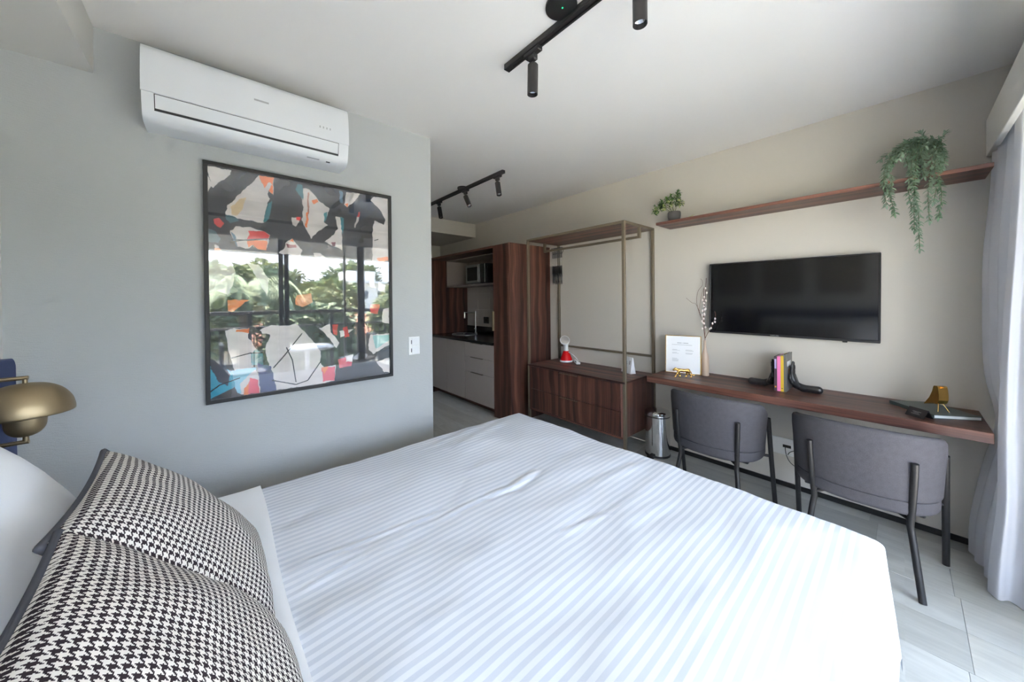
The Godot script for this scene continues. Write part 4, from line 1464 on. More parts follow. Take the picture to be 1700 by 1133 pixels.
func build_tracks() -> void:
	var m: Material = mats.black_metal
	for k in 2:
		var x0: float = [-1.343, -4.40][k]
		var x1: float = [0.16, -2.437][k]
		var z: float = [-1.154, -2.045][k]
		var t := thing("ceiling_track", ["black ceiling light track over the bed", "black ceiling light track in front of the kitchenette"][k], "light track", V((x0 + x1) / 2.0, H, z), "black ceiling tracks")
		var g := Geo.new()
		g.box(V(x0, 2.572, z - 0.0175), V(x1, 2.578, z - 0.006), 0.001)
		g.box(V(x0, 2.572, z + 0.006), V(x1, 2.578, z + 0.0175), 0.001)
		g.box(V(x0, 2.578, z - 0.0175), V(x1, H - 0.0005, z + 0.0175), 0.001)
		part(t, "rail", g, m)
		part(t, "end_cap", box(V(x0 - 0.002, 2.571, z - 0.0178), V(x0 + 0.05, 2.579, z + 0.0178), 0.002), m)
		part(t, "end_cap", box(V(x1 - 0.05, 2.571, z - 0.0178), V(x1 + 0.002, 2.579, z + 0.0178), 0.002), m)
	var gr := "spotlights on the track over the bed"
	spot("black cylinder spotlight at the far end of the track over the bed", V(-1.152, 2.572, -1.154), Basis(Vector3.BACK, deg_to_rad(-2)), gr)
	spot("black cylinder spotlight on the track over the bed, cut by the top of the photo", V(-0.613, 2.572, -1.154), Basis.IDENTITY, gr)
	gr = "spotlights on the track by the kitchenette"
	spot("black spotlight nearest the bed on the kitchenette track", V(-2.53, 2.572, -2.045), Basis(Vector3.BACK, deg_to_rad(20)) * Basis(Vector3.RIGHT, deg_to_rad(-8)), gr)
	spot("middle black spotlight on the kitchenette track", V(-3.075, 2.572, -2.045), Basis(Vector3.BACK, deg_to_rad(32)), gr)
	spot("black spotlight on the kitchenette track partly hidden towards the corridor", V(-3.64, 2.572, -2.045), Basis(Vector3.BACK, deg_to_rad(16)), gr)
	var cn := thing("ceiling_rose", "small flat black feed cover over the kitchenette track", "ceiling rose", V(-3.10, H, -2.045))
	part(cn, "cover", Geo.new().lathe([Vector2(0.0, 2.582), Vector2(0.055, 2.582), Vector2(0.058, 2.585), Vector2(0.058, 2.5995)], V(-3.10, 0, -2.045 + 0.018), 32), mats.black_plastic)
	var c := V(-0.922, 0, -1.092)
	var sd := thing("junction_cover", "round black ceiling junction cover with a green light beside the track over the bed", "ceiling cover", V(c.x, H, c.z))
	part(sd, "plate", Geo.new().lathe([Vector2(0.0, 2.588), Vector2(0.062, 2.588), Vector2(0.065, 2.590), Vector2(0.065, 2.5995)], c, 40), mats.black_plastic)
	var led := mat("green_led", rgb(40, 220, 150), 0.4)
	led.emission_enabled = true
	led.emission = rgb(30, 230, 150)
	led.emission_energy_multiplier = 0.5
	part(sd, "led_light", Geo.new().ball(c + V(0.006, 2.587, 0.0), V(0.0035, 0.002, 0.0035), 10, 6), led)
	var ol := OmniLight3D.new()
	ol.name = "led_lamp"
	ol.light_color = rgb(60, 235, 165)
	ol.light_energy = 0.00004
	ol.light_size = 0.004
	ol.omni_range = 8.0
	ol.omni_attenuation = 2.0
	ol.shadow_enabled = true
	ol.position = c + V(0.006, 2.580, 0.0)
	add_child(ol)


# ---------------------------------------------------------------- things on the desk

func build_desk_items() -> void:
	# framed notice
	var b := Basis(Vector3.UP, deg_to_rad(14.9)) * Basis(Vector3.RIGHT, deg_to_rad(-4))
	var o := V(-1.222, YD, -2.966)
	var t := thing("framed_notice", "small gold framed white notice standing on the left end of the desk", "notice", o)
	var hw := 0.136
	var ht := 0.318
	var g := Geo.new()
	g.xf = Transform3D(b, o + V(0, 0.001, 0))
	for q in [[-hw, hw, 0.0, 0.005], [-hw, hw, ht - 0.005, ht], [-hw, -hw + 0.005, 0.005, ht - 0.005], [hw - 0.005, hw, 0.005, ht - 0.005]]:
		g.box(V(q[0], q[2], -0.014), V(q[1], q[3], 0.0), 0.001)
	part(t, "frame", g, mats.gold)
	g = Geo.new()
	g.xf = Transform3D(b, o + V(0, 0.001, 0))
	g.box(V(-hw + 0.005, 0.005, -0.012), V(hw - 0.005, ht - 0.005, -0.006))
	part(t, "sheet", g, mats.paper)
	g = Geo.new()
	g.xf = Transform3D(b, o + V(0, 0.001, 0))
	var r := RandomNumberGenerator.new()
	r.seed = 9
	var ln := func(x: float, y: float, w: float, h: float) -> void:
		g.face([V(x, y, -0.0056), V(x + w, y, -0.0056), V(x + w, y + h, -0.0056), V(x, y + h, -0.0056)], V(0, 0, 1))
	var lx := -0.045
	for w in [0.034, 0.004, 0.038]:
		ln.call(lx, 0.252, w, 0.006)
		lx += w + 0.005
	ln.call(-0.085, 0.238, 0.155, 0.003)
	for c in [[-0.082, 0.19], [0.02, 0.19], [-0.082, 0.165], [0.02, 0.165], [-0.082, 0.115], [-0.082, 0.10]]:
		for k in 2:
			ln.call(c[0], c[1] + 0.007 * k, r.randf_range(0.035, 0.062), 0.0025)
	part(t, "print", g, mats.grey_print)
	g = Geo.new()
	g.xf = Transform3D(b * Basis(Vector3.RIGHT, deg_to_rad(22)), o + b * V(0, 0.2, -0.014))
	g.box(V(-0.03, -0.21, -0.006), V(0.03, 0.0, -0.002), 0.001)
	part(t, "stand", g, mats.black_frame)
	# vase with a blossom branch
	var c := V(-1.070, 0, -3.03)
	var vs := thing("vase", "slim beige bottle vase beside the framed notice", "vase", c + V(0, YD, 0))
	part(vs, "body", Geo.new().lathe([Vector2(0.0, YD), Vector2(0.0255, YD + 0.001), Vector2(0.028, YD + 0.006), Vector2(0.028, YD + 0.13), Vector2(0.0268, YD + 0.155), Vector2(0.0215, YD + 0.18), Vector2(0.0135, YD + 0.205), Vector2(0.0098, YD + 0.225), Vector2(0.0092, YD + 0.284), Vector2(0.0105, YD + 0.288), Vector2(0.0075, YD + 0.289), Vector2(0.0070, YD + 0.25), Vector2(0.0, YD + 0.25)], c, 32, 40.0), mats.vase_beige)
	var br := thing("blossom_branch", "dry twigs with small white blossoms standing in the beige vase", "branch", c + V(0, YD + 0.252, 0))
	var y0 := YD + 0.252
	var rn := RandomNumberGenerator.new()
	rn.seed = 4
	var tw := [
		[V(0, 0, 0), V(0.0, 0.10, 0), V(-0.004, 0.25, 0.004), V(0.006, 0.40, 0.0), V(0.012, 0.545, -0.002)],
		[V(0, 0.05, 0), V(-0.008, 0.18, 0.01), V(0.0, 0.30, 0.012), V(-0.004, 0.42, 0.008), V(0.0, 0.47, 0.006)],
		[V(0, 0.05, 0), V(0.022, 0.10, -0.004), V(0.055, 0.17, -0.006), V(0.078, 0.235, -0.004), V(0.074, 0.275, 0.0)],
		[V(-0.004, 0.18, 0), V(-0.045, 0.27, 0.0), V(-0.062, 0.36, 0.0), V(-0.05, 0.44, 0.0), V(-0.015, 0.49, 0.0), V(-0.018, 0.53, 0.0), V(-0.03, 0.542, 0.0)],
		[V(-0.03, 0.24, 0), V(-0.066, 0.33, 0.0), V(-0.10, 0.345, 0.0), V(-0.145, 0.385, 0.0)],
		[V(-0.002, 0.16, 0.004), V(-0.035, 0.25, 0.01), V(-0.03, 0.36, 0.01), V(-0.008, 0.46, 0.004)],
	]
	for k in tw.size():
		var p := []
		for q in tw[k]:
			p.append(c + V(0, y0, 0) + q)
		p = curve(p, 18)
		var tg := part(br, "twig", Geo.new().tube(p, 0.0022 if k < 3 else 0.0012, 6), mats.twig)
		if k < 3:
			for i in ([11, 10, 5][k]):
				var q: Vector3 = p[[5, 4, 6][k] + i * [1, 1, 2][k]] + V(rn.randf_range(-0.011, 0.011), rn.randf_range(-0.01, 0.01), rn.randf_range(-0.002, 0.012))
				part(tg, "blossom", Geo.new().ball(q, V(0.0065, 0.0095, 0.0065), 10, 7), mats.blossom)
	# gold panther
	var pb := Basis(Vector3.UP, deg_to_rad(216.5))
	var po := V(-1.166, YD, -2.838)
	var bones := []
	for q in [
		[V(0.040, 0.056, 0), V(-0.005, 0.053, 0), 0.0135, 0.0115], [V(-0.005, 0.053, 0), V(-0.046, 0.055, 0), 0.0115, 0.0135],
		[V(0.044, 0.058, 0), V(0.072, 0.064, 0), 0.0105, 0.0085], [V(0.072, 0.064, 0), V(0.083, 0.060, 0), 0.0092, 0.0075], [V(0.083, 0.060, 0), V(0.091, 0.055, 0), 0.0068, 0.005],
		[V(0.070, 0.071, 0.006), V(0.068, 0.075, 0.007), 0.003, 0.002], [V(0.070, 0.071, -0.006), V(0.068, 0.075, -0.007), 0.003, 0.002],
		[V(0.042, 0.050, -0.008), V(0.058, 0.028, -0.009), 0.0085, 0.0055], [V(0.058, 0.028, -0.009), V(0.075, 0.006, -0.010), 0.0052, 0.0038], [V(0.075, 0.0045, -0.010), V(0.083, 0.004, -0.010), 0.0042, 0.0036],
		[V(0.040, 0.048, 0.008), V(0.031, 0.027, 0.009), 0.008, 0.0052], [V(0.031, 0.027, 0.009), V(0.026, 0.006, 0.009), 0.0048, 0.0036], [V(0.026, 0.0045, 0.009), V(0.035, 0.004, 0.009), 0.0042, 0.0036],
		[V(-0.044, 0.050, 0.008), V(-0.034, 0.030, 0.009), 0.0105, 0.0062], [V(-0.034, 0.030, 0.009), V(-0.040, 0.018, 0.009), 0.0052, 0.0042], [V(-0.040, 0.018, 0.009), V(-0.030, 0.005, 0.009), 0.004, 0.0036], [V(-0.030, 0.0045, 0.009), V(-0.022, 0.004, 0.009), 0.004, 0.0034],
		[V(-0.048, 0.050, -0.008), V(-0.056, 0.031, -0.009), 0.0105, 0.0062], [V(-0.056, 0.031, -0.009), V(-0.070, 0.020, -0.009), 0.0052, 0.0042], [V(-0.070, 0.020, -0.009), V(-0.071, 0.005, -0.009), 0.004, 0.0036], [V(-0.071, 0.0045, -0.009), V(-0.062, 0.004, -0.009), 0.004, 0.0034],
		[V(-0.056, 0.057, 0), V(-0.072, 0.042, 0.002), 0.0042, 0.0034], [V(-0.072, 0.042, 0.002), V(-0.086, 0.020, 0.004), 0.0034, 0.003], [V(-0.086, 0.020, 0.004), V(-0.099, 0.013, 0.005), 0.003, 0.003], [V(-0.099, 0.013, 0.005), V(-0.108, 0.020, 0.006), 0.003, 0.0026]]:
		bones.append([q[0] * V(0.80, 1, 1), q[1] * V(0.80, 1, 1), q[2] * 1.08, q[3] * 1.08])
	g = Geo.new()
	g.xf = Transform3D(pb, po)
	g.flesh(bones, 0.0017, 0.006)
	single("panther_figurine", g, mats.gold, "small gold walking panther figurine in front of the framed notice", "figurine", po)
	# books between two black hand bookends
	var bk := [
		["thin dark book at the left of the row between the black hands", -0.582, -0.566, 0.232, "book_dark", rgb(70, 54, 62)],
		["pink spined book, second from the left between the black hands", -0.5655, -0.547, 0.236, "book_pink", rgb(232, 124, 178)],
		["yellow spined book, third from the left between the black hands", -0.5465, -0.530, 0.241, "book_yellow", rgb(206, 172, 48)],
		["grey covered book with a white label at the right of the row", -0.5295, -0.516, 0.250, "book_grey", rgb(92, 92, 88)]]
	var zs := -2.876
	for q in bk:
		var x0: float = q[1]
		var x1: float = q[2]
		var h: float = q[3]
		var bt := thing("book", q[0], "book", V((x0 + x1) / 2.0, YD, zs - 0.09), "books between the hand bookends")
		g = Geo.new()
		g.box(V(x0, YD, zs - 0.185), V(x0 + 0.0022, YD + h, zs - 0.002), 0.0006)
		g.box(V(x1 - 0.0022, YD, zs - 0.185), V(x1, YD + h, zs - 0.002), 0.0006)
		g.box(V(x0, YD, zs - 0.003), V(x1, YD + h, zs), 0.0008)
		part(bt, "cover", g, mat(q[4], q[5], 0.45))
		part(bt, "pages", box(V(x0 + 0.0022, YD + 0.003, zs - 0.181), V(x1 - 0.0022, YD + h - 0.003, zs - 0.003)), mats.page_edge)
		if q[4] == "book_dark":
			part(bt, "spine_picture", box(V(x0 + 0.003, YD + 0.15, zs - 0.0005), V(x1 - 0.003, YD + 0.215, zs + 0.0004)), mat("spine_lilac", rgb(176, 164, 206), 0.5))
			part(bt, "spine_mark", box(V(x0 + 0.004, YD + 0.022, zs - 0.0005), V(x1 - 0.004, YD + 0.032, zs + 0.0004)), mat("spine_orange", rgb(226, 148, 52), 0.5))
		elif q[4] == "book_grey":
			part(bt, "cover_label", box(V(x1 - 0.0004, YD + 0.165, zs - 0.135), V(x1 + 0.0003, YD + 0.20, zs - 0.03)), mats.paper)
			part(bt, "cover_picture", box(V(x1 - 0.0004, YD + 0.09, zs - 0.105), V(x1 + 0.0003, YD + 0.15, zs - 0.07)), mat("spine_orange", rgb(226, 148, 52), 0.5))
		elif q[4] == "book_yellow":
			part(bt, "spine_mark", box(V(x0 + 0.004, YD + 0.018, zs - 0.0005), V(x1 - 0.004, YD + 0.022, zs + 0.0004)), mats.groove)
	for k in 2:
		var sg: float = [-1.0, 1.0][k]
		var px: float = [-0.582, -0.516][k]
		hand_bookend(px, sg, ["black hand shaped bookend left of the books, wrist pointing to the notice", "black hand shaped bookend right of the books, wrist pointing to the curtain"][k])
	# large flat book with a gold bird and a small sign
	var ub := V(0.158, 0, 0.216).normalized()
	var vb := V(0.131, 0, -0.167).normalized()
	vb = (vb - ub * vb.dot(ub)).normalized()
	var oo := V(0.103, YD, -2.962)
	var bb := Basis(ub, Vector3.UP, ub.cross(Vector3.UP))
	if bb.z.dot(vb) < 0.0:
		bb = Basis(-ub, Vector3.UP, (-ub).cross(Vector3.UP))
	var lb := thing("large_book", "large flat dark green hardcover book lying under the gold bird", "book", oo)
	g = Geo.new()
	g.xf = Transform3D(bb, oo)
	g.box(V(-0.134, 0.0, -0.100), V(0.134, 0.003, 0.100), 0.001)
	g.box(V(-0.134, 0.0165, -0.100), V(0.134, 0.0195, 0.100), 0.001)
	g.box(V(-0.134, 0.0, -0.100), V(0.134, 0.0195, -0.096), 0.001)
	part(lb, "cover", g, mats.cover_green)
	g = Geo.new()
	g.xf = Transform3D(bb, oo)
	g.box(V(-0.130, 0.003, -0.096), V(0.130, 0.0165, 0.096))
	part(lb, "pages", g, mats.page_edge)
	var bo := V(0.128, YD + 0.0197, -2.905)
	var bs := Basis(Vector3.UP, deg_to_rad(-52))
	var bd := thing("bird_figurine", "gold folded metal bird figurine standing on the large flat book", "figurine", bo)
	g = Geo.new()
	g.xf = Transform3D(bs, bo)
	g.prism(PackedVector2Array([Vector2(-0.064, 0.022), Vector2(-0.056, 0.034), Vector2(-0.034, 0.066), Vector2(-0.018, 0.104), Vector2(-0.012, 0.130), Vector2(-0.007, 0.135), Vector2(0.008, 0.135), Vector2(0.012, 0.128), Vector2(0.015, 0.112), Vector2(0.017, 0.090), Vector2(0.017, 0.064), Vector2(0.011, 0.046), Vector2(0.000, 0.038), Vector2(-0.014, 0.040), Vector2(-0.036, 0.034)]), -0.021, 0.021, true)
	part(bd, "body", g, mats.gold)
	g = Geo.new()
	g.xf = Transform3D(bs, bo)
	g.prism(PackedVector2Array([Vector2(0.006, 0.1345), Vector2(0.030, 0.132), Vector2(0.012, 0.124)]), -0.006, 0.006)
	part(bd, "beak", g, mats.gold)
	for s in [-1.0, 1.0]:
		g = Geo.new()
		g.xf = Transform3D(bs, bo)
		g.tube([V(0.002, 0.039, s * 0.010), V(0.016, 0.0015, s * 0.024)], 0.0014, 8)
		part(bd, "leg", g, mats.gold)
	var so := V(0.052, YD, -2.786)
	var sb := Basis(Vector3.UP, -atan2(0.056, 0.062))
	var sn := thing("table_sign", "small black tent sign with faint lettering in front of the large flat book", "sign", so)
	g = Geo.new()
	g.xf = Transform3D(sb, so)
	g.xf = g.xf * Transform3D(Basis(Vector3.UP, PI / 2.0), Vector3.ZERO)
	g.prism(PackedVector2Array([Vector2(-0.026, 0.0), Vector2(-0.023, 0.0), Vector2(0.0, 0.039), Vector2(0.023, 0.0), Vector2(0.026, 0.0), Vector2(0.0015, 0.044), Vector2(-0.0015, 0.044)]), -0.042, 0.042)
	part(sn, "card", g, mats.sign_black)
	g = Geo.new()
	g.xf = Transform3D(sb * Basis(Vector3.RIGHT, -atan2(0.0245, 0.044)), so + sb * V(0, 0, 0.0262))
	for q in [[-0.018, 0.020, 0.030, 0.031], [-0.012, 0.012, 0.024, 0.025], [-0.02, 0.018, 0.017, 0.018]]:
		g.face([V(q[0], q[2], 0), V(q[1], q[2], 0), V(q[1], q[3], 0), V(q[0], q[3], 0)], V(0, 0, 1))
	part(sn, "lettering", g, mats.grey_print)


func hand_bookend(px: float, sg: float, label: String) -> void:
	# the wrist lies on the desk, the hand stands up with its palm against the books; sg points away from them
	var z := -2.965
	var y := YD
	var P := func(d: float, h: float, w: float) -> Vector3: return V(px + sg * d, y + h, z + w)
	var b := [
		[P.call(0.150, 0.0255, 0.0), P.call(0.075, 0.0255, 0.002), 0.0245, 0.0225], [P.call(0.075, 0.0255, 0.002), P.call(0.038, 0.040, 0.002), 0.0225, 0.023],
		[P.call(0.036, 0.040, -0.016), P.call(0.021, 0.098, -0.024), 0.018, 0.0135], [P.call(0.036, 0.040, 0.0), P.call(0.021, 0.102, -0.006), 0.019, 0.0135],
		[P.call(0.036, 0.042, 0.014), P.call(0.021, 0.102, 0.013), 0.019, 0.0135], [P.call(0.036, 0.044, 0.024), P.call(0.021, 0.098, 0.030), 0.016, 0.0125]]
	var tip := [0.165, 0.190, 0.196, 0.182]
	for k in 4:
		var w := -0.027 + 0.0193 * k
		var t: float = tip[k]
		b.append([P.call(0.020, 0.098, w), P.call(0.0185, lerpf(0.098, t, 0.45), w * 1.04), 0.0098, 0.0088])
		b.append([P.call(0.0185, lerpf(0.098, t, 0.45), w * 1.04), P.call(0.020, lerpf(0.098, t, 0.75), w * 1.05), 0.0086, 0.0078])
		b.append([P.call(0.020, lerpf(0.098, t, 0.75), w * 1.05), P.call(0.023, t, w * 1.05), 0.0078, 0.0064])
	b.append([P.call(0.040, 0.040, 0.020), P.call(0.022, 0.062, 0.045), 0.016, 0.0115])
	b.append([P.call(0.022, 0.062, 0.045), P.call(0.0145, 0.090, 0.056), 0.0108, 0.0095])
	b.append([P.call(0.0145, 0.090, 0.056), P.call(0.014, 0.112, 0.060), 0.0092, 0.007])
	var g := Geo.new()
	g.flesh(b, 0.0032, 0.007)
	for i in g.v.size():
		if g.v[i].y < y + 0.0005:
			g.v[i].y = y + 0.0005
	single("hand_bookend", g, mats.hand_black, label, "bookend", V(px + sg * 0.07, y, z), "black hand bookends")


# ---------------------------------------------------------------- plants on the wall shelf

func leaf(g: Geo, at: Vector3, along: Vector3, up: Vector3, l: float, w: float, bend := 0.25) -> void:
	along = along.normalized()
	var side := along.cross(up).normalized()
	if side.length() < 0.1:
		side = along.cross(Vector3.RIGHT).normalized()
	var nn := side.cross(along).normalized()
	var p := []
	for k in 4:
		var s := k / 3.0
		var wd: float = w * [0.12, 0.5, 0.42, 0.0][k]
		var c := at + along * l * s - nn * l * bend * s * s
		p.append([g.add(c - side * wd + nn * wd * 0.35, (nn - side * 0.3)), g.add(c, nn), g.add(c + side * wd + nn * wd * 0.35, (nn + side * 0.3))])
	for k in 3:
		for e in 2:
			g.quad(p[k][e], p[k][e + 1], p[k + 1][e + 1], p[k + 1][e])


func build_plants() -> void:
	var r := RandomNumberGenerator.new()
	r.seed = 21
	var ys := 2.043
	# trailing plant
	var c := V(0.098, ys, -3.0)
	var t := thing("trailing_plant", "trailing grey green plant hanging from a taupe pot at the curtain end of the shelf", "plant", c)
	part(t, "pot", Geo.new().lathe([Vector2(0.0, ys), Vector2(0.040, ys), Vector2(0.044, ys + 0.006), Vector2(0.052, ys + 0.118), Vector2(0.054, ys + 0.128), Vector2(0.050, ys + 0.128), Vector2(0.046, ys + 0.105), Vector2(0.0, ys + 0.105)], V(c.x, 0, c.z), 28), mats.pot_taupe)
	var top := V(0.095, ys + 0.125, -2.985)
	# each strand: end point, and the bulge it takes before falling over the shelf edge
	var st := [
		[V(-0.060, 1.900, -2.845), V(0.0, 2.235, -2.92), V(-0.062, 2.12, -2.85)],
		[V(-0.030, 1.845, -2.84), V(0.02, 2.235, -2.90), V(-0.065, 2.05, -2.845)],
		[V(-0.045, 1.96, -2.84), V(0.0, 2.22, -2.90), V(-0.055, 2.12, -2.845)],
		[V(0.058, 1.640, -2.845), V(0.07, 2.24, -2.90), V(0.035, 2.05, -2.845)],
		[V(0.040, 1.745, -2.84), V(0.06, 2.23, -2.89), V(0.045, 2.06, -2.84)],
		[V(0.032, 1.86, -2.84), V(0.05, 2.23, -2.89), V(0.03, 2.07, -2.838)],
		[V(0.092, 1.785, -2.845), V(0.11, 2.22, -2.90), V(0.095, 2.04, -2.845)],
		[V(0.122, 1.80, -2.845), V(0.135, 2.20, -2.90), V(0.12, 2.04, -2.845)],
		[V(0.105, 1.88, -2.84), V(0.12, 2.20, -2.90), V(0.11, 2.06, -2.84)],
		[V(-0.085, 2.185, -2.93), V(0.03, 2.245, -2.96), V(-0.03, 2.225, -2.94)],
		[V(-0.050, 2.125, -2.87), V(0.02, 2.245, -2.93), V(-0.03, 2.195, -2.89)],
		[V(0.060, 2.300, -2.98), V(0.085, 2.22, -2.98), V(0.07, 2.26, -2.98)],
		[V(0.150, 2.262, -2.96), V(0.105, 2.21, -2.97), V(0.125, 2.238, -2.965)],
		[V(0.015, 2.255, -2.94), V(0.07, 2.22, -2.96), V(0.04, 2.245, -2.95)],
		[V(0.020, 2.10, -2.85), V(0.05, 2.24, -2.92), V(0.025, 2.18, -2.87)],
		[V(0.075, 2.10, -2.85), V(0.08, 2.24, -2.92), V(0.07, 2.18, -2.87)],
		[V(0.135, 2.09, -2.87), V(0.11, 2.22, -2.94), V(0.13, 2.17, -2.89)],
		[V(-0.015, 2.15, -2.86), V(0.03, 2.24, -2.92), V(0.0, 2.21, -2.88)],
		[V(0.045, 2.18, -2.88), V(0.07, 2.25, -2.94), V(0.05, 2.23, -2.90)]]
	for k in 18:
		var ex := r.randf_range(-0.085, 0.14)
		var ey := r.randf_range(2.02, 2.20)
		st.append([V(ex, ey, r.randf_range(-2.88, -2.845)), V(lerpf(0.09, ex, 0.4), r.randf_range(2.19, 2.25), -2.93), V(lerpf(0.09, ex, 0.85), lerpf(2.20, ey, 0.45), -2.865)])
	for k in st.size():
		var q: Array = st[k]
		var path := curve([top + V(r.randf_range(-0.02, 0.02), 0, r.randf_range(-0.01, 0.02)), q[1], q[2], q[2].lerp(q[0], 0.5) + V(r.randf_range(-0.012, 0.012), 0, r.randf_range(-0.004, 0.008)), q[0]], 40)
		var m: Material = mats.leaf_sage if k % 3 != 1 else mats.leaf_deep
		var fr := part(t, "frond", Geo.new().tube(path, 0.0014, 5), mats.stem)
		var g := Geo.new()
		var len := 0.0
		for i in path.size() - 1:
			len += path[i].distance_to(path[i + 1])
		var step := len / 40.0
		var need := 0.0
		for i in range(2, path.size() - 1):
			need += step
			while need > 0.0034:
				need -= 0.0034
				var tg: Vector3 = (path[i + 1] - path[i - 1]).normalized()
				var a := r.randf() * TAU
				var side := tg.cross(V(cos(a), 0.3, sin(a))).normalized()
				var dir := tg * r.randf_range(0.5, 0.9) + side
				leaf(g, path[i].lerp(path[i + 1], r.randf()), dir, V(r.randf_range(-0.4, 0.4), 0.8, 0.7), r.randf_range(0.018, 0.030), r.randf_range(0.0058, 0.0086))
		leaf(g, path[path.size() - 1], path[path.size() - 1] - path[path.size() - 3], V(0, 0.3, 1), 0.026, 0.009)
		stuff(part(fr, "leaves", g, m))
	# little plant in a dark pot
	c = V(-1.290, ys, -2.985)
	var t2 := thing("potted_plant", "small bushy green plant in a dark grey pot at the left end of the shelf", "plant", c)
	part(t2, "pot", Geo.new().lathe([Vector2(0.0, ys), Vector2(0.036, ys), Vector2(0.042, ys + 0.008), Vector2(0.051, ys + 0.05), Vector2(0.052, ys + 0.075), Vector2(0.048, ys + 0.088), Vector2(0.043, ys + 0.088), Vector2(0.041, ys + 0.078), Vector2(0.0, ys + 0.078)], V(c.x, 0, c.z), 28, 45.0), mats.pot_grey)
	var base := c + V(0, 0.08, 0.0)
	var clumps := [V(-0.150, 0.030, 0.03), V(-0.115, 0.075, 0.02), V(-0.075, 0.055, 0.035), V(-0.060, 0.125, 0.0), V(-0.015, 0.135, 0.02), V(0.030, 0.165, 0.0), V(0.035, 0.125, 0.015), V(-0.02, 0.075, 0.035), V(0.055, 0.070, 0.01), V(0.015, 0.09, -0.02), V(-0.09, 0.10, 0.03), V(-0.135, 0.05, 0.05)]
	for k in clumps.size():
		var tip: Vector3 = base + clumps[k]
		var sp := part(t2, "sprig", Geo.new().tube(curve([base + clumps[k] * V(0.1, 0, 0.1), base.lerp(tip, 0.5) + V(0, 0.022, 0), tip], 10), 0.0016, 5), mats.stem)
		for w in 2:
			var g := Geo.new()
			for i in 34:
				var d := V(r.randfn(), r.randfn(), r.randfn()).normalized()
				var at := tip + d * r.randf_range(0.0, 0.027)
				leaf(g, at, d + V(0, 0.3, 0.2), V(0, 1, 0.6), r.randf_range(0.012, 0.021), r.randf_range(0.008, 0.013), 0.4)
			var m2: Material = [mats.leaf_bright, mats.leaf_dark][w]
			if w == 0 and k in [2, 7, 11, 8]:
				m2 = mats.leaf_cream
			stuff(part(sp, "leaves", g, m2))
	var fg := Geo.new()
	for i in 7:
		leaf(fg, V(-1.17 + 0.008 * i, ys + 0.004 + 0.002 * i, -2.93), V(r.randf_range(0.3, 1.0), r.randf_range(0.1, 0.6), r.randf_range(-0.5, 0.5)), Vector3.UP, 0.024, 0.011, 0.3)
	single("fallen_sprig", fg, mats.leaf_cream, "loose pale green sprig lying on the shelf beside the little pot", "sprig", V(-1.15, ys, -2.93))


# ---------------------------------------------------------------- balcony and view (seen mirrored in the picture glass)

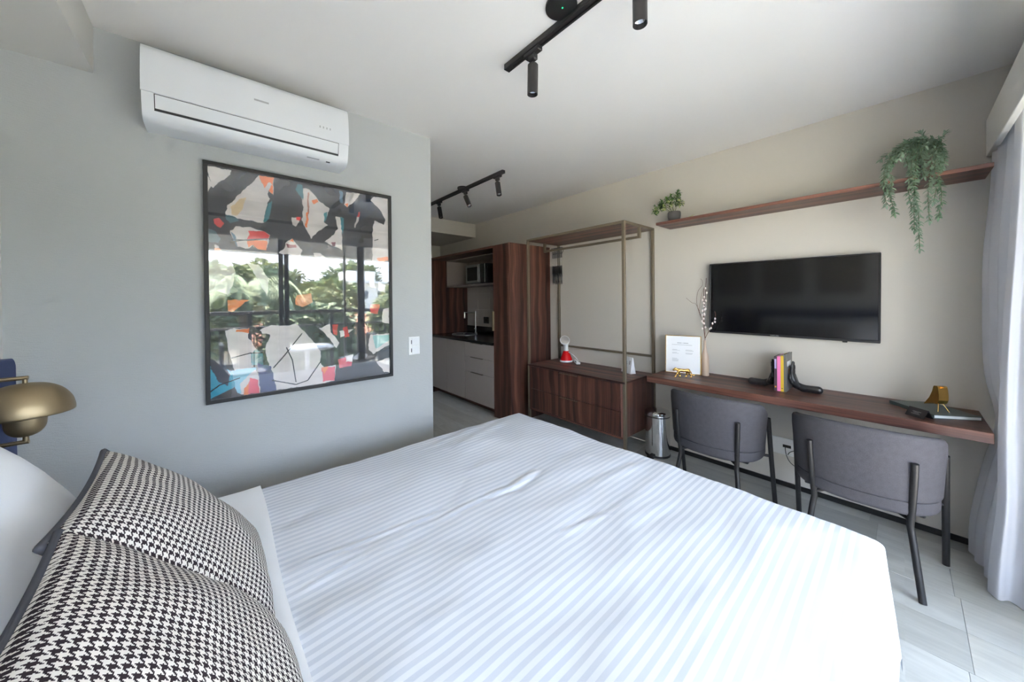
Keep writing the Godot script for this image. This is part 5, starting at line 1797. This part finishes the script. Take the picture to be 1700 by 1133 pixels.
func build_outside() -> void:
	var xo := XW + 0.2
	struct("floor_balcony", box(V(xo, -0.2, -4.0), V(2.25, -0.02, 2.0)), mats.balcony_floor, "balcony floor")
	struct("ceiling_balcony", box(V(xo, 2.62, -4.0), V(2.25, 2.8, 2.0)), mats.concrete, "balcony soffit")
	struct("beam_balcony", box(V(2.0, 2.18, -4.0), V(2.25, 2.62, 2.0)), mats.concrete, "balcony edge beam")
	var rl := thing("balcony_railing", "dark metal balcony railing outside the window", "railing", V(2.05, 0, -1.0))
	part(rl, "handrail", box(V(2.02, 1.20, -4.0), V(2.09, 1.255, 2.0), 0.004), mats.dark_anodised)
	part(rl, "middle_rail", box(V(2.035, 0.98, -4.0), V(2.075, 1.01, 2.0), 0.003), mats.dark_anodised)
	part(rl, "bottom_rail", box(V(2.035, 0.06, -4.0), V(2.075, 0.09, 2.0), 0.003), mats.dark_anodised)
	for k in 6:
		part(rl, "post", box(V(2.03, -0.02, -3.9 + 1.15 * k), V(2.08, 1.20, -3.85 + 1.15 * k), 0.003), mats.dark_anodised)
	var ba := Geo.new()
	for k in 58:
		ba.box(V(2.048, 0.09, -3.95 + 0.102 * k), V(2.062, 0.98, -3.936 + 0.102 * k))
	stuff(part(rl, "balusters", ba, mats.dark_anodised))
	var tb := thing("balcony_table", "round white balcony table seen mirrored in the painting glass", "table", V(1.25, -0.02, -1.05))
	var tc := V(1.25, 0, -1.05)
	part(tb, "table_top", Geo.new().lathe([Vector2(0.0, 0.70), Vector2(0.35, 0.70), Vector2(0.36, 0.71), Vector2(0.36, 0.722), Vector2(0.35, 0.73), Vector2(0.0, 0.73)], tc, 48), mats.white_plastic)
	part(tb, "column", Geo.new().tube([tc + V(0, 0.0, 0), tc + V(0, 0.70, 0)], 0.03, 16), mats.white_plastic)
	part(tb, "foot", Geo.new().lathe([Vector2(0.0, -0.02), Vector2(0.21, -0.02), Vector2(0.21, -0.01), Vector2(0.04, 0.01), Vector2(0.0, 0.01)], tc, 36), mats.white_plastic)
	for k in 2:
		var o: Vector3 = [V(1.45, -0.02, -0.32), V(1.55, -0.02, -1.85)][k]
		var ch := thing("balcony_chair", ["dark balcony chair on the near side of the white balcony table", "dark balcony chair on the far side of the white balcony table"][k], "chair", o, "balcony chairs")
		var s: float = [1.0, -1.0][k]
		part(ch, "seat", box(o + V(-0.24, 0.42, -0.24), o + V(0.24, 0.46, 0.24), 0.015), mats.black_plastic)
		part(ch, "backrest", box(o + V(-0.24, 0.46, s * 0.24 - 0.02), o + V(0.24, 0.86, s * 0.24 + 0.02), 0.015), mats.black_plastic)
		for lx in [-0.21, 0.21]:
			for lz in [-0.21, 0.21]:
				part(ch, "leg", Geo.new().tube([o + V(lx, 0.0, lz), o + V(lx * 0.92, 0.42, lz * 0.92)], 0.014, 10), mats.black_metal)
	# sloping ground with trees and houses across the valley
	var rows := []
	var hz := noise(81, 0.02, 3)
	for j in 25:
		var line := PackedVector3Array()
		for i in 41:
			var x := 2.5 + 118.0 * pow(j / 24.0, 1.4)
			var z := -100.0 + 200.0 * i / 40.0
			var y := -9.0 + 0.085 * x + 2.0 * hz.get_noise_2d(x, z) + 5.5 * smoothstep(45.0, 110.0, x)
			line.append(V(x, y, z))
		rows.append(line)
	struct("hillside", Geo.new().grid(rows, false, false, 1.0), mats.hill, "green hillside across the valley")
	var r := RandomNumberGenerator.new()
	r.seed = 33
	# crowns: leaf clusters filling an ellipsoid, shared by all trees of a kind
	var kinds := []
	for k in 3:
		var g := Geo.new()
		for i in 3200:
			var d := V(r.randfn(), r.randfn(), r.randfn()).normalized()
			var q := d * (0.72 + 0.28 * r.randf()) * (0.85 + 0.2 * sin(d.x * 7.0 + k) * cos(d.z * 6.0))
			leaf(g, q, d + V(r.randf_range(-0.8, 0.8), r.randf_range(-0.6, 0.6), r.randf_range(-0.8, 0.8)), V(0, 1, 0.2), 0.15, 0.12, 0.3)
		g.ball(Vector3.ZERO, V(0.72, 0.72, 0.72), 14, 9)
		kinds.append(commit(g, Vector3.ZERO))
	# rows of trees: distance, first z, spacing, count, radius, height of the crown's middle
	var lines := [[14.0, -13.5, 5.0, 4, 2.2, 0.2], [20.0, -16.0, 5.2, 5, 2.3, 0.7], [33.0, -24.0, 7.6, 5, 3.4, 1.2], [46.0, -34.0, 11.0, 5, 4.9, 2.2], [66.0, -52.0, 15.0, 5, 6.6, 3.6], [88.0, -66.0, 19.0, 5, 8.4, 5.0]]
	var row_words := ["nearest the balcony", "behind the nearest trees", "past the roofs", "halfway up the slope", "high on the slope", "along the hilltop"]
	var nth := ["first", "second", "third", "fourth", "fifth"]
	for j in lines.size():
		for i in int(lines[j][3]):
			var k := i * 2 + j
			var kind := k % 3
			var q: Array = lines[j]
			var x: float = q[0] + r.randf_range(-0.4, 0.4)
			var z: float = q[1] + q[2] * i + (0.5 if j % 2 else 0.0)
			if j == 0 and i == 1:
				z -= 0.3
			var rad: float = q[4] * r.randf_range(0.85, 1.0)
			var cy: float = q[5] + r.randf_range(-0.6, 0.6)
			if (j == 4 and i == 2) or (j == 0 and i == 1):
				continue
			var gy := -9.0 + 0.085 * x + 5.5 * smoothstep(45.0, 110.0, x) - 1.0
			var o := V(x, gy, z)
			var words: String = ["bushy green tree", "dense dark green tree", "loose olive green tree"][kind]
			var t := thing("tree", "%s %s, %s from the desk wall side" % [words, row_words[j], nth[i]], "tree", o, "trees beyond the balcony")
			part(t, "trunk", Geo.new().tube([o, o + V(0.1, 2.0, 0), V(x, cy, z)], [0.32, 0.24, 0.12], 9), mats.bark)
			var mi := MeshInstance3D.new()
			mi.name = "crown"
			mi.mesh = kinds[k % 3]
			mi.material_override = [mats.crown_mid, mats.crown_dark, mats.crown_olive][kind]
			mi.position = V(0, cy - gy - 0.6, 0)
			mi.rotation.y = k * 1.3
			mi.scale = V(rad, rad * 0.85, rad)
			t.add_child(mi)
			stuff(mi)
	# a tall palm
	var po := V(14.5, -8.5, -1.0)
	var pm := thing("palm_tree", "tall palm tree beyond the balcony seen mirrored in the painting glass", "palm tree", po)
	part(pm, "trunk", Geo.new().tube([po, po + V(0.2, 4.0, 0), V(14.6, 1.7, -1.0)], [0.24, 0.17, 0.14], 9), mats.bark)
	for k in 16:
		var a := TAU * k / 16.0 + 0.3 * sin(k * 2.1)
		var rise := 0.5 + 0.8 * sin(k * 1.7)
		var o := V(14.6, 1.7, -1.0)
		var e := V(cos(a), 0, sin(a))
		var path := curve([o, o + e * 0.9 + V(0, 0.35 + 0.4 * rise, 0), o + e * 1.7 + V(0, 0.1 + 0.5 * rise, 0), o + e * 2.2 + V(0, -0.7 + 0.5 * rise, 0)], 16)
		var g := Geo.new()
		g.tube(path, 0.02, 5)
		for i in range(2, 16):
			for s in [-1.0, 1.0]:
				for w in 2:
					leaf(g, path[i].lerp(path[i - 1], w * 0.5), V(-e.z, 0, e.x) * s + e * 0.5 + V(0, -0.5, 0), Vector3.UP, 0.65, 0.07, 0.3)
		part(pm, "frond", g, mats.crown_dark)
	# houses
	for q in [[24.0, -0.5, 7.0, 4.5, -5.0, 3.6, "white house with a terracotta roof below the palm tree"], [24.5, -9.0, 6.0, 4.5, -4.6, 3.4, "second white house with a terracotta roof beside the trees"], [62.0, -21.5, 9.0, 8.0, 1.0, 3.8, "pale flat roofed villa standing high on the far slope"]]:
		var hx: float = q[0]
		var hz2: float = q[1]
		var w: float = q[2]
		var dp: float = q[3]
		var y0: float = q[4]
		var hh: float = q[5]
		var hs := thing("house", q[6], "house", V(hx, y0 - 4.0, hz2))
		part(hs, "walls", box(V(hx, y0 - 4.0, hz2 - w / 2.0), V(hx + dp, y0 + hh, hz2 + w / 2.0)), mats.house_wall)
		var g := Geo.new()
		if hx < 50.0:
			var a := V(hx - 0.4, y0 + hh, hz2 - w / 2.0 - 0.4)
			var b := V(hx - 0.4, y0 + hh, hz2 + w / 2.0 + 0.4)
			var c := V(hx + dp + 0.4, y0 + hh, hz2 + w / 2.0 + 0.4)
			var d := V(hx + dp + 0.4, y0 + hh, hz2 - w / 2.0 - 0.4)
			var m1 := V(hx + dp / 2.0, y0 + hh + 1.5, hz2 - w / 4.0)
			var m2 := V(hx + dp / 2.0, y0 + hh + 1.5, hz2 + w / 4.0)
			g.face([a, b, m2, m1], V(-1, 1, 0).normalized())
			g.face([c, d, m1, m2], V(1, 1, 0).normalized())
			g.face([a, m1, d], V(0, 1, -1).normalized())
			g.face([b, c, m2], V(0, 1, 1).normalized())
			g.box(a + V(0, -0.15, 0), c)
		else:
			g.box(V(hx - 0.8, y0 + hh, hz2 - w / 2.0 - 0.8), V(hx + dp + 0.5, y0 + hh + 0.4, hz2 + w / 2.0 + 0.8))
			g.box(V(hx + 1.5, y0 + hh + 0.4, hz2 - 2.5), V(hx + dp, y0 + hh + 2.4, hz2 + 2.5))
		part(hs, "roof", g, mats.roof_tile if hx < 50.0 else mats.house_wall)
		for i in 3:
			var zz := hz2 - w / 2.0 + w * (i + 0.5) / 3.0
			part(hs, "window", box(V(hx - 0.05, y0 + 1.0, zz - 0.6), V(hx + 0.05, y0 + 2.4, zz + 0.6)), mats.house_window)


func paint_canvas(im: Image) -> void:
	dab(im, rgb(226, 217, 211), [-0.004, 0.004, 0.103, 0.006, 0.099, 0.027, 0.046, 0.071, 0.022, 0.095, 0.014, 0.086, 0.005, 0.033])
	dab(im, rgb(226, 217, 211), [-0.004, 0.020, 0.007, 0.057, 0.016, 0.086, -0.002, 0.118])
	dab(im, rgb(226, 217, 211), [0.229, 0.004, 0.302, 0.002, 0.296, 0.084, 0.276, 0.067, 0.268, 0.082, 0.282, 0.102, 0.270, 0.126, 0.257, 0.181, 0.251, 0.219, 0.229, 0.219, 0.168, 0.215, 0.110, 0.214, 0.071, 0.200, 0.085, 0.161, 0.127, 0.114, 0.181, 0.059])
	dab(im, rgb(236, 128, 72), [0.229, 0.004, 0.302, 0.002, 0.295, 0.040, 0.277, 0.027, 0.259, 0.057, 0.240, 0.033])
	dab(im, rgb(236, 128, 72), [0.288, 0.041, 0.295, 0.040, 0.294, 0.082, 0.278, 0.067])
	dab(im, rgb(222, 196, 158), [0.100, 0.164, 0.143, 0.122, 0.169, 0.113, 0.158, 0.151, 0.126, 0.201, 0.105, 0.199])
	dab(im, rgb(70, 128, 136), [0.272, 0.126, 0.291, 0.111, 0.280, 0.183, 0.259, 0.216, 0.246, 0.215, 0.260, 0.175])
	dab(im, rgb(84, 112, 120), [0.071, 0.202, 0.115, 0.208, 0.136, 0.221, 0.094, 0.236, 0.074, 0.218])
	dab(im, rgb(226, 217, 211), [0.448, 0.029, 0.487, 0.026, 0.546, 0.076, 0.609, 0.109, 0.594, 0.140, 0.572, 0.178, 0.597, 0.191, 0.544, 0.228, 0.497, 0.270, 0.464, 0.219, 0.447, 0.186, 0.453, 0.117, 0.443, 0.073])
	dab(im, rgb(70, 128, 136), [0.426, 0.008, 0.454, 0.014, 0.453, 0.089, 0.434, 0.063, 0.416, 0.037])
	dab(im, rgb(226, 217, 211), [0.390, 0.176, 0.442, 0.176, 0.413, 0.219, 0.397, 0.212])
	dab(im, rgb(206, 58, 56), [0.414, 0.172, 0.443, 0.170, 0.439, 0.190, 0.417, 0.187])
	dab(im, rgb(236, 128, 72), [0.503, 0.078, 0.533, 0.068, 0.542, 0.082, 0.512, 0.098])
	dab(im, rgb(160, 96, 76), [0.480, 0.045, 0.489, 0.043, 0.487, 0.136, 0.475, 0.206, 0.467, 0.205, 0.479, 0.125])
	dab(im, rgb(70, 128, 136), [0.573, 0.137, 0.594, 0.125, 0.581, 0.171, 0.572, 0.178])
	dab(im, rgb(236, 128, 72), [0.471, 0.144, 0.481, 0.139, 0.477, 0.217, 0.464, 0.216])
	dab(im, rgb(226, 217, 211), [0.641, 0.143, 0.682, 0.144, 0.682, 0.315, 0.627, 0.299, 0.575, 0.280, 0.628, 0.238, 0.654, 0.206])
	dab(im, rgb(70, 128, 136), [0.673, 0.143, 0.695, 0.147, 0.689, 0.233, 0.675, 0.198])
	dab(im, rgb(124, 52, 64), [0.613, 0.282, 0.642, 0.273, 0.639, 0.298, 0.621, 0.299])
	dab(im, rgb(226, 217, 211), [0.709, 0.005, 0.803, 0.002, 0.773, 0.038, 0.718, 0.087, 0.701, 0.075])
	dab(im, rgb(236, 128, 72), [0.704, 0.069, 0.725, 0.064, 0.721, 0.087])
	dab(im, rgb(96, 124, 142), [0.668, 0.006, 0.690, 0.008, 0.689, 0.068, 0.671, 0.070])
	dab(im, rgb(44, 54, 70), [0.765, 0.045, 0.885, 0.015, 0.900, 0.084, 0.810, 0.146, 0.718, 0.119])
	dab(im, rgb(226, 217, 211), [0.873, 0.026, 0.897, 0.002, 1.013, -0.005, 1.008, 0.353, 0.880, 0.363, 0.887, 0.176, 0.900, 0.136, 0.967, 0.152, 0.980, 0.127, 0.943, 0.072, 0.901, 0.043])
	dab(im, rgb(226, 217, 211), [0.779, 0.137, 0.792, 0.104, 0.800, 0.099, 0.791, 0.148, 0.770, 0.185, 0.760, 0.189])
	dab(im, rgb(206, 58, 56), [0.781, 0.131, 0.792, 0.100, 0.801, 0.099, 0.795, 0.129])
	dab(im, rgb(236, 128, 72), [0.913, 0.345, 0.990, 0.328, 1.001, 0.351, 0.938, 0.370])
	dab(im, rgb(226, 217, 211), [0.093, 0.271, 0.120, 0.248, 0.189, 0.246, 0.245, 0.257, 0.282, 0.272, 0.273, 0.297, 0.261, 0.344, 0.221, 0.344, 0.199, 0.325, 0.177, 0.342, 0.124, 0.337, 0.105, 0.306])
	dab(im, rgb(206, 58, 56), [0.174, 0.264, 0.245, 0.257, 0.280, 0.274, 0.267, 0.297, 0.165, 0.303, 0.183, 0.279])
	dab(im, rgb(236, 128, 72), [0.167, 0.305, 0.267, 0.301, 0.262, 0.344, 0.221, 0.344, 0.199, 0.325, 0.172, 0.337])
	dab(im, rgb(96, 124, 142), [0.099, 0.274, 0.116, 0.287, 0.126, 0.337, 0.107, 0.311])
	dab(im, rgb(226, 217, 211), [0.362, 0.296, 0.393, 0.280, 0.412, 0.303, 0.446, 0.329, 0.437, 0.361, 0.361, 0.357, 0.323, 0.355, 0.347, 0.330])
	dab(im, rgb(124, 52, 64), [0.360, 0.307, 0.412, 0.308, 0.412, 0.321, 0.367, 0.324])
	dab(im, rgb(236, 128, 72), [0.377, 0.292, 0.397, 0.279, 0.399, 0.297])
	dab(im, rgb(226, 217, 211), [0.506, 0.342, 0.549, 0.340, 0.580, 0.361, 0.513, 0.357])
	dab(im, rgb(206, 58, 56), [0.022, 0.229, 0.049, 0.222, 0.069, 0.238, 0.051, 0.261, 0.026, 0.248])
	dab(im, rgb(84, 112, 120), [-0.004, 0.271, 0.028, 0.278, 0.052, 0.305, 0.042, 0.328, -0.003, 0.325])
	dab(im, rgb(226, 217, 211), [0.027, 0.337, 0.044, 0.339, 0.049, 0.361, 0.024, 0.363])
	dab(im, rgb(236, 128, 72), [0.024, 0.351, 0.049, 0.351, 0.049, 0.364, 0.024, 0.365])
	dab(im, rgb(226, 217, 211), [-0.002, 0.399, 0.082, 0.391, 0.114, 0.441, 0.106, 0.500, 0.079, 0.554, 0.039, 0.532, -0.004, 0.544])
	dab(im, rgb(226, 217, 211), [0.149, 0.401, 0.220, 0.411, 0.273, 0.476, 0.261, 0.554, 0.241, 0.522, 0.206, 0.467, 0.176, 0.417])
	dab(im, rgb(236, 128, 72), [0.174, 0.573, 0.079, 0.572, 0.078, 0.623, 0.104, 0.623])
	dab(im, rgb(226, 217, 211), [0.065, 0.703, 0.113, 0.699, 0.172, 0.701, 0.166, 0.740, 0.206, 0.797, 0.201, 0.848, 0.169, 0.899, 0.106, 0.885, 0.078, 0.795])
	dab(im, rgb(236, 128, 72), [0.117, 0.704, 0.172, 0.702, 0.170, 0.721, 0.113, 0.714])
	dab(im, rgb(226, 217, 211), [0.273, 0.703, 0.406, 0.690, 0.483, 0.759, 0.545, 0.834, 0.541, 0.892, 0.562, 0.918, 0.635, 0.911, 0.625, 0.993, 0.519, 1.001, 0.302, 0.996, 0.276, 0.920, 0.246, 0.798, 0.272, 0.746])
	dab(im, rgb(226, 217, 211), [0.223, 0.711, 0.273, 0.692, 0.317, 0.694, 0.284, 0.733, 0.238, 0.730])
	dab(im, rgb(226, 217, 211), [0.537, 0.718, 0.600, 0.698, 0.606, 0.743, 0.659, 0.800, 0.637, 0.825, 0.589, 0.766])
	dab(im, rgb(226, 217, 211), [0.658, 0.736, 0.750, 0.731, 0.708, 0.757, 0.664, 0.773])
	dab(im, rgb(226, 217, 211), [0.857, 0.769, 1.001, 0.768, 1.000, 0.834, 0.880, 0.877, 0.845, 0.845])
	dab(im, rgb(160, 204, 200), [0.878, 0.773, 0.998, 0.777, 0.994, 0.810, 0.897, 0.850])
	dab(im, rgb(226, 217, 211), [0.899, 0.921, 0.999, 0.908, 1.001, 0.994, 0.954, 0.982, 0.926, 0.950])
	dab(im, rgb(226, 217, 211), [0.951, 0.630, 1.003, 0.622, 0.995, 0.713, 0.943, 0.705])
	dab(im, rgb(226, 217, 211), [0.920, 0.479, 0.974, 0.491, 0.970, 0.538, 0.919, 0.525])
	dab(im, rgb(226, 217, 211), [0.857, 0.468, 0.890, 0.460, 0.899, 0.512, 0.861, 0.506])
	dab(im, rgb(230, 142, 104), [0.412, 0.551, 0.495, 0.543, 0.501, 0.586, 0.446, 0.611, 0.404, 0.597])
	dab(im, rgb(206, 58, 56), [0.863, 0.602, 0.930, 0.601, 0.917, 0.658, 0.864, 0.647])
	dab(im, rgb(70, 128, 136), [0.181, 0.817, 0.204, 0.795, 0.237, 0.819, 0.239, 0.873, 0.184, 0.869])
	dab(im, rgb(60, 160, 186), [-0.002, 0.836, 0.035, 0.847, 0.090, 0.883, 0.131, 0.945, 0.074, 0.968, -0.002, 0.995])
	dab(im, rgb(44, 54, 70), [-0.001, 0.789, 0.045, 0.813, 0.085, 0.898, 0.074, 0.947, 0.034, 0.922, -0.002, 0.848])
	dab(im, rgb(150, 206, 222), [0.090, 0.883, 0.202, 0.880, 0.191, 0.942, 0.136, 0.992, 0.115, 0.984])
	dab(im, rgb(226, 217, 211), [0.131, 0.945, 0.197, 0.890, 0.224, 0.914, 0.219, 0.999, 0.130, 0.992])
	dab(im, rgb(226, 92, 108), [0.175, 0.924, 0.211, 0.939, 0.216, 0.998, 0.148, 0.996])
	dab(im, rgb(236, 128, 72), [0.149, 0.968, 0.169, 0.939, 0.168, 0.997, 0.142, 0.996])
	dab(im, rgb(84, 92, 130), [0.208, 0.861, 0.276, 0.882, 0.301, 0.997, 0.223, 0.997])
	dab(im, rgb(226, 92, 108), [0.545, 0.916, 0.628, 0.919, 0.625, 0.992, 0.558, 0.988])
	dab(im, rgb(236, 128, 72), [0.545, 0.916, 0.590, 0.915, 0.561, 0.953])
	dab(im, rgb(226, 92, 108), [0.647, 0.885, 0.740, 0.868, 0.730, 0.930, 0.654, 0.930])
	dab(im, rgb(226, 217, 211), [0.692, 0.870, 0.743, 0.867, 0.736, 0.905, 0.699, 0.902])
	dab(im, rgb(206, 58, 56), [0.614, 0.705, 0.647, 0.701, 0.643, 0.757, 0.620, 0.750])
	dab(im, rgb(206, 58, 56), [0.679, 0.722, 0.709, 0.718, 0.720, 0.774, 0.693, 0.772])
	stroke(im, rgb(30, 30, 34), [0.091, 0.827, 0.128, 0.820, 0.176, 0.812, 0.237, 0.815])
	stroke(im, rgb(30, 30, 34), [0.288, 0.889, 0.342, 0.839, 0.437, 0.739])
	stroke(im, rgb(30, 30, 34), [0.355, 0.801, 0.385, 0.865, 0.402, 0.969])
	stroke(im, rgb(30, 30, 34), [0.281, 0.948, 0.402, 0.983, 0.467, 0.971, 0.541, 0.886])
	stroke(im, rgb(30, 30, 34), [-0.002, 0.962, 0.039, 0.938, 0.126, 0.918])
	stroke(im, rgb(30, 30, 34), [0.093, 0.317, 0.189, 0.299, 0.279, 0.289])
	stroke(im, rgb(30, 30, 34), [0.101, 0.306, 0.178, 0.305, 0.267, 0.290])
	stroke(im, rgb(30, 30, 34), [0.898, 0.246, 0.923, 0.238])
	stroke(im, rgb(30, 30, 34), [0.897, 0.869, 0.996, 0.852])
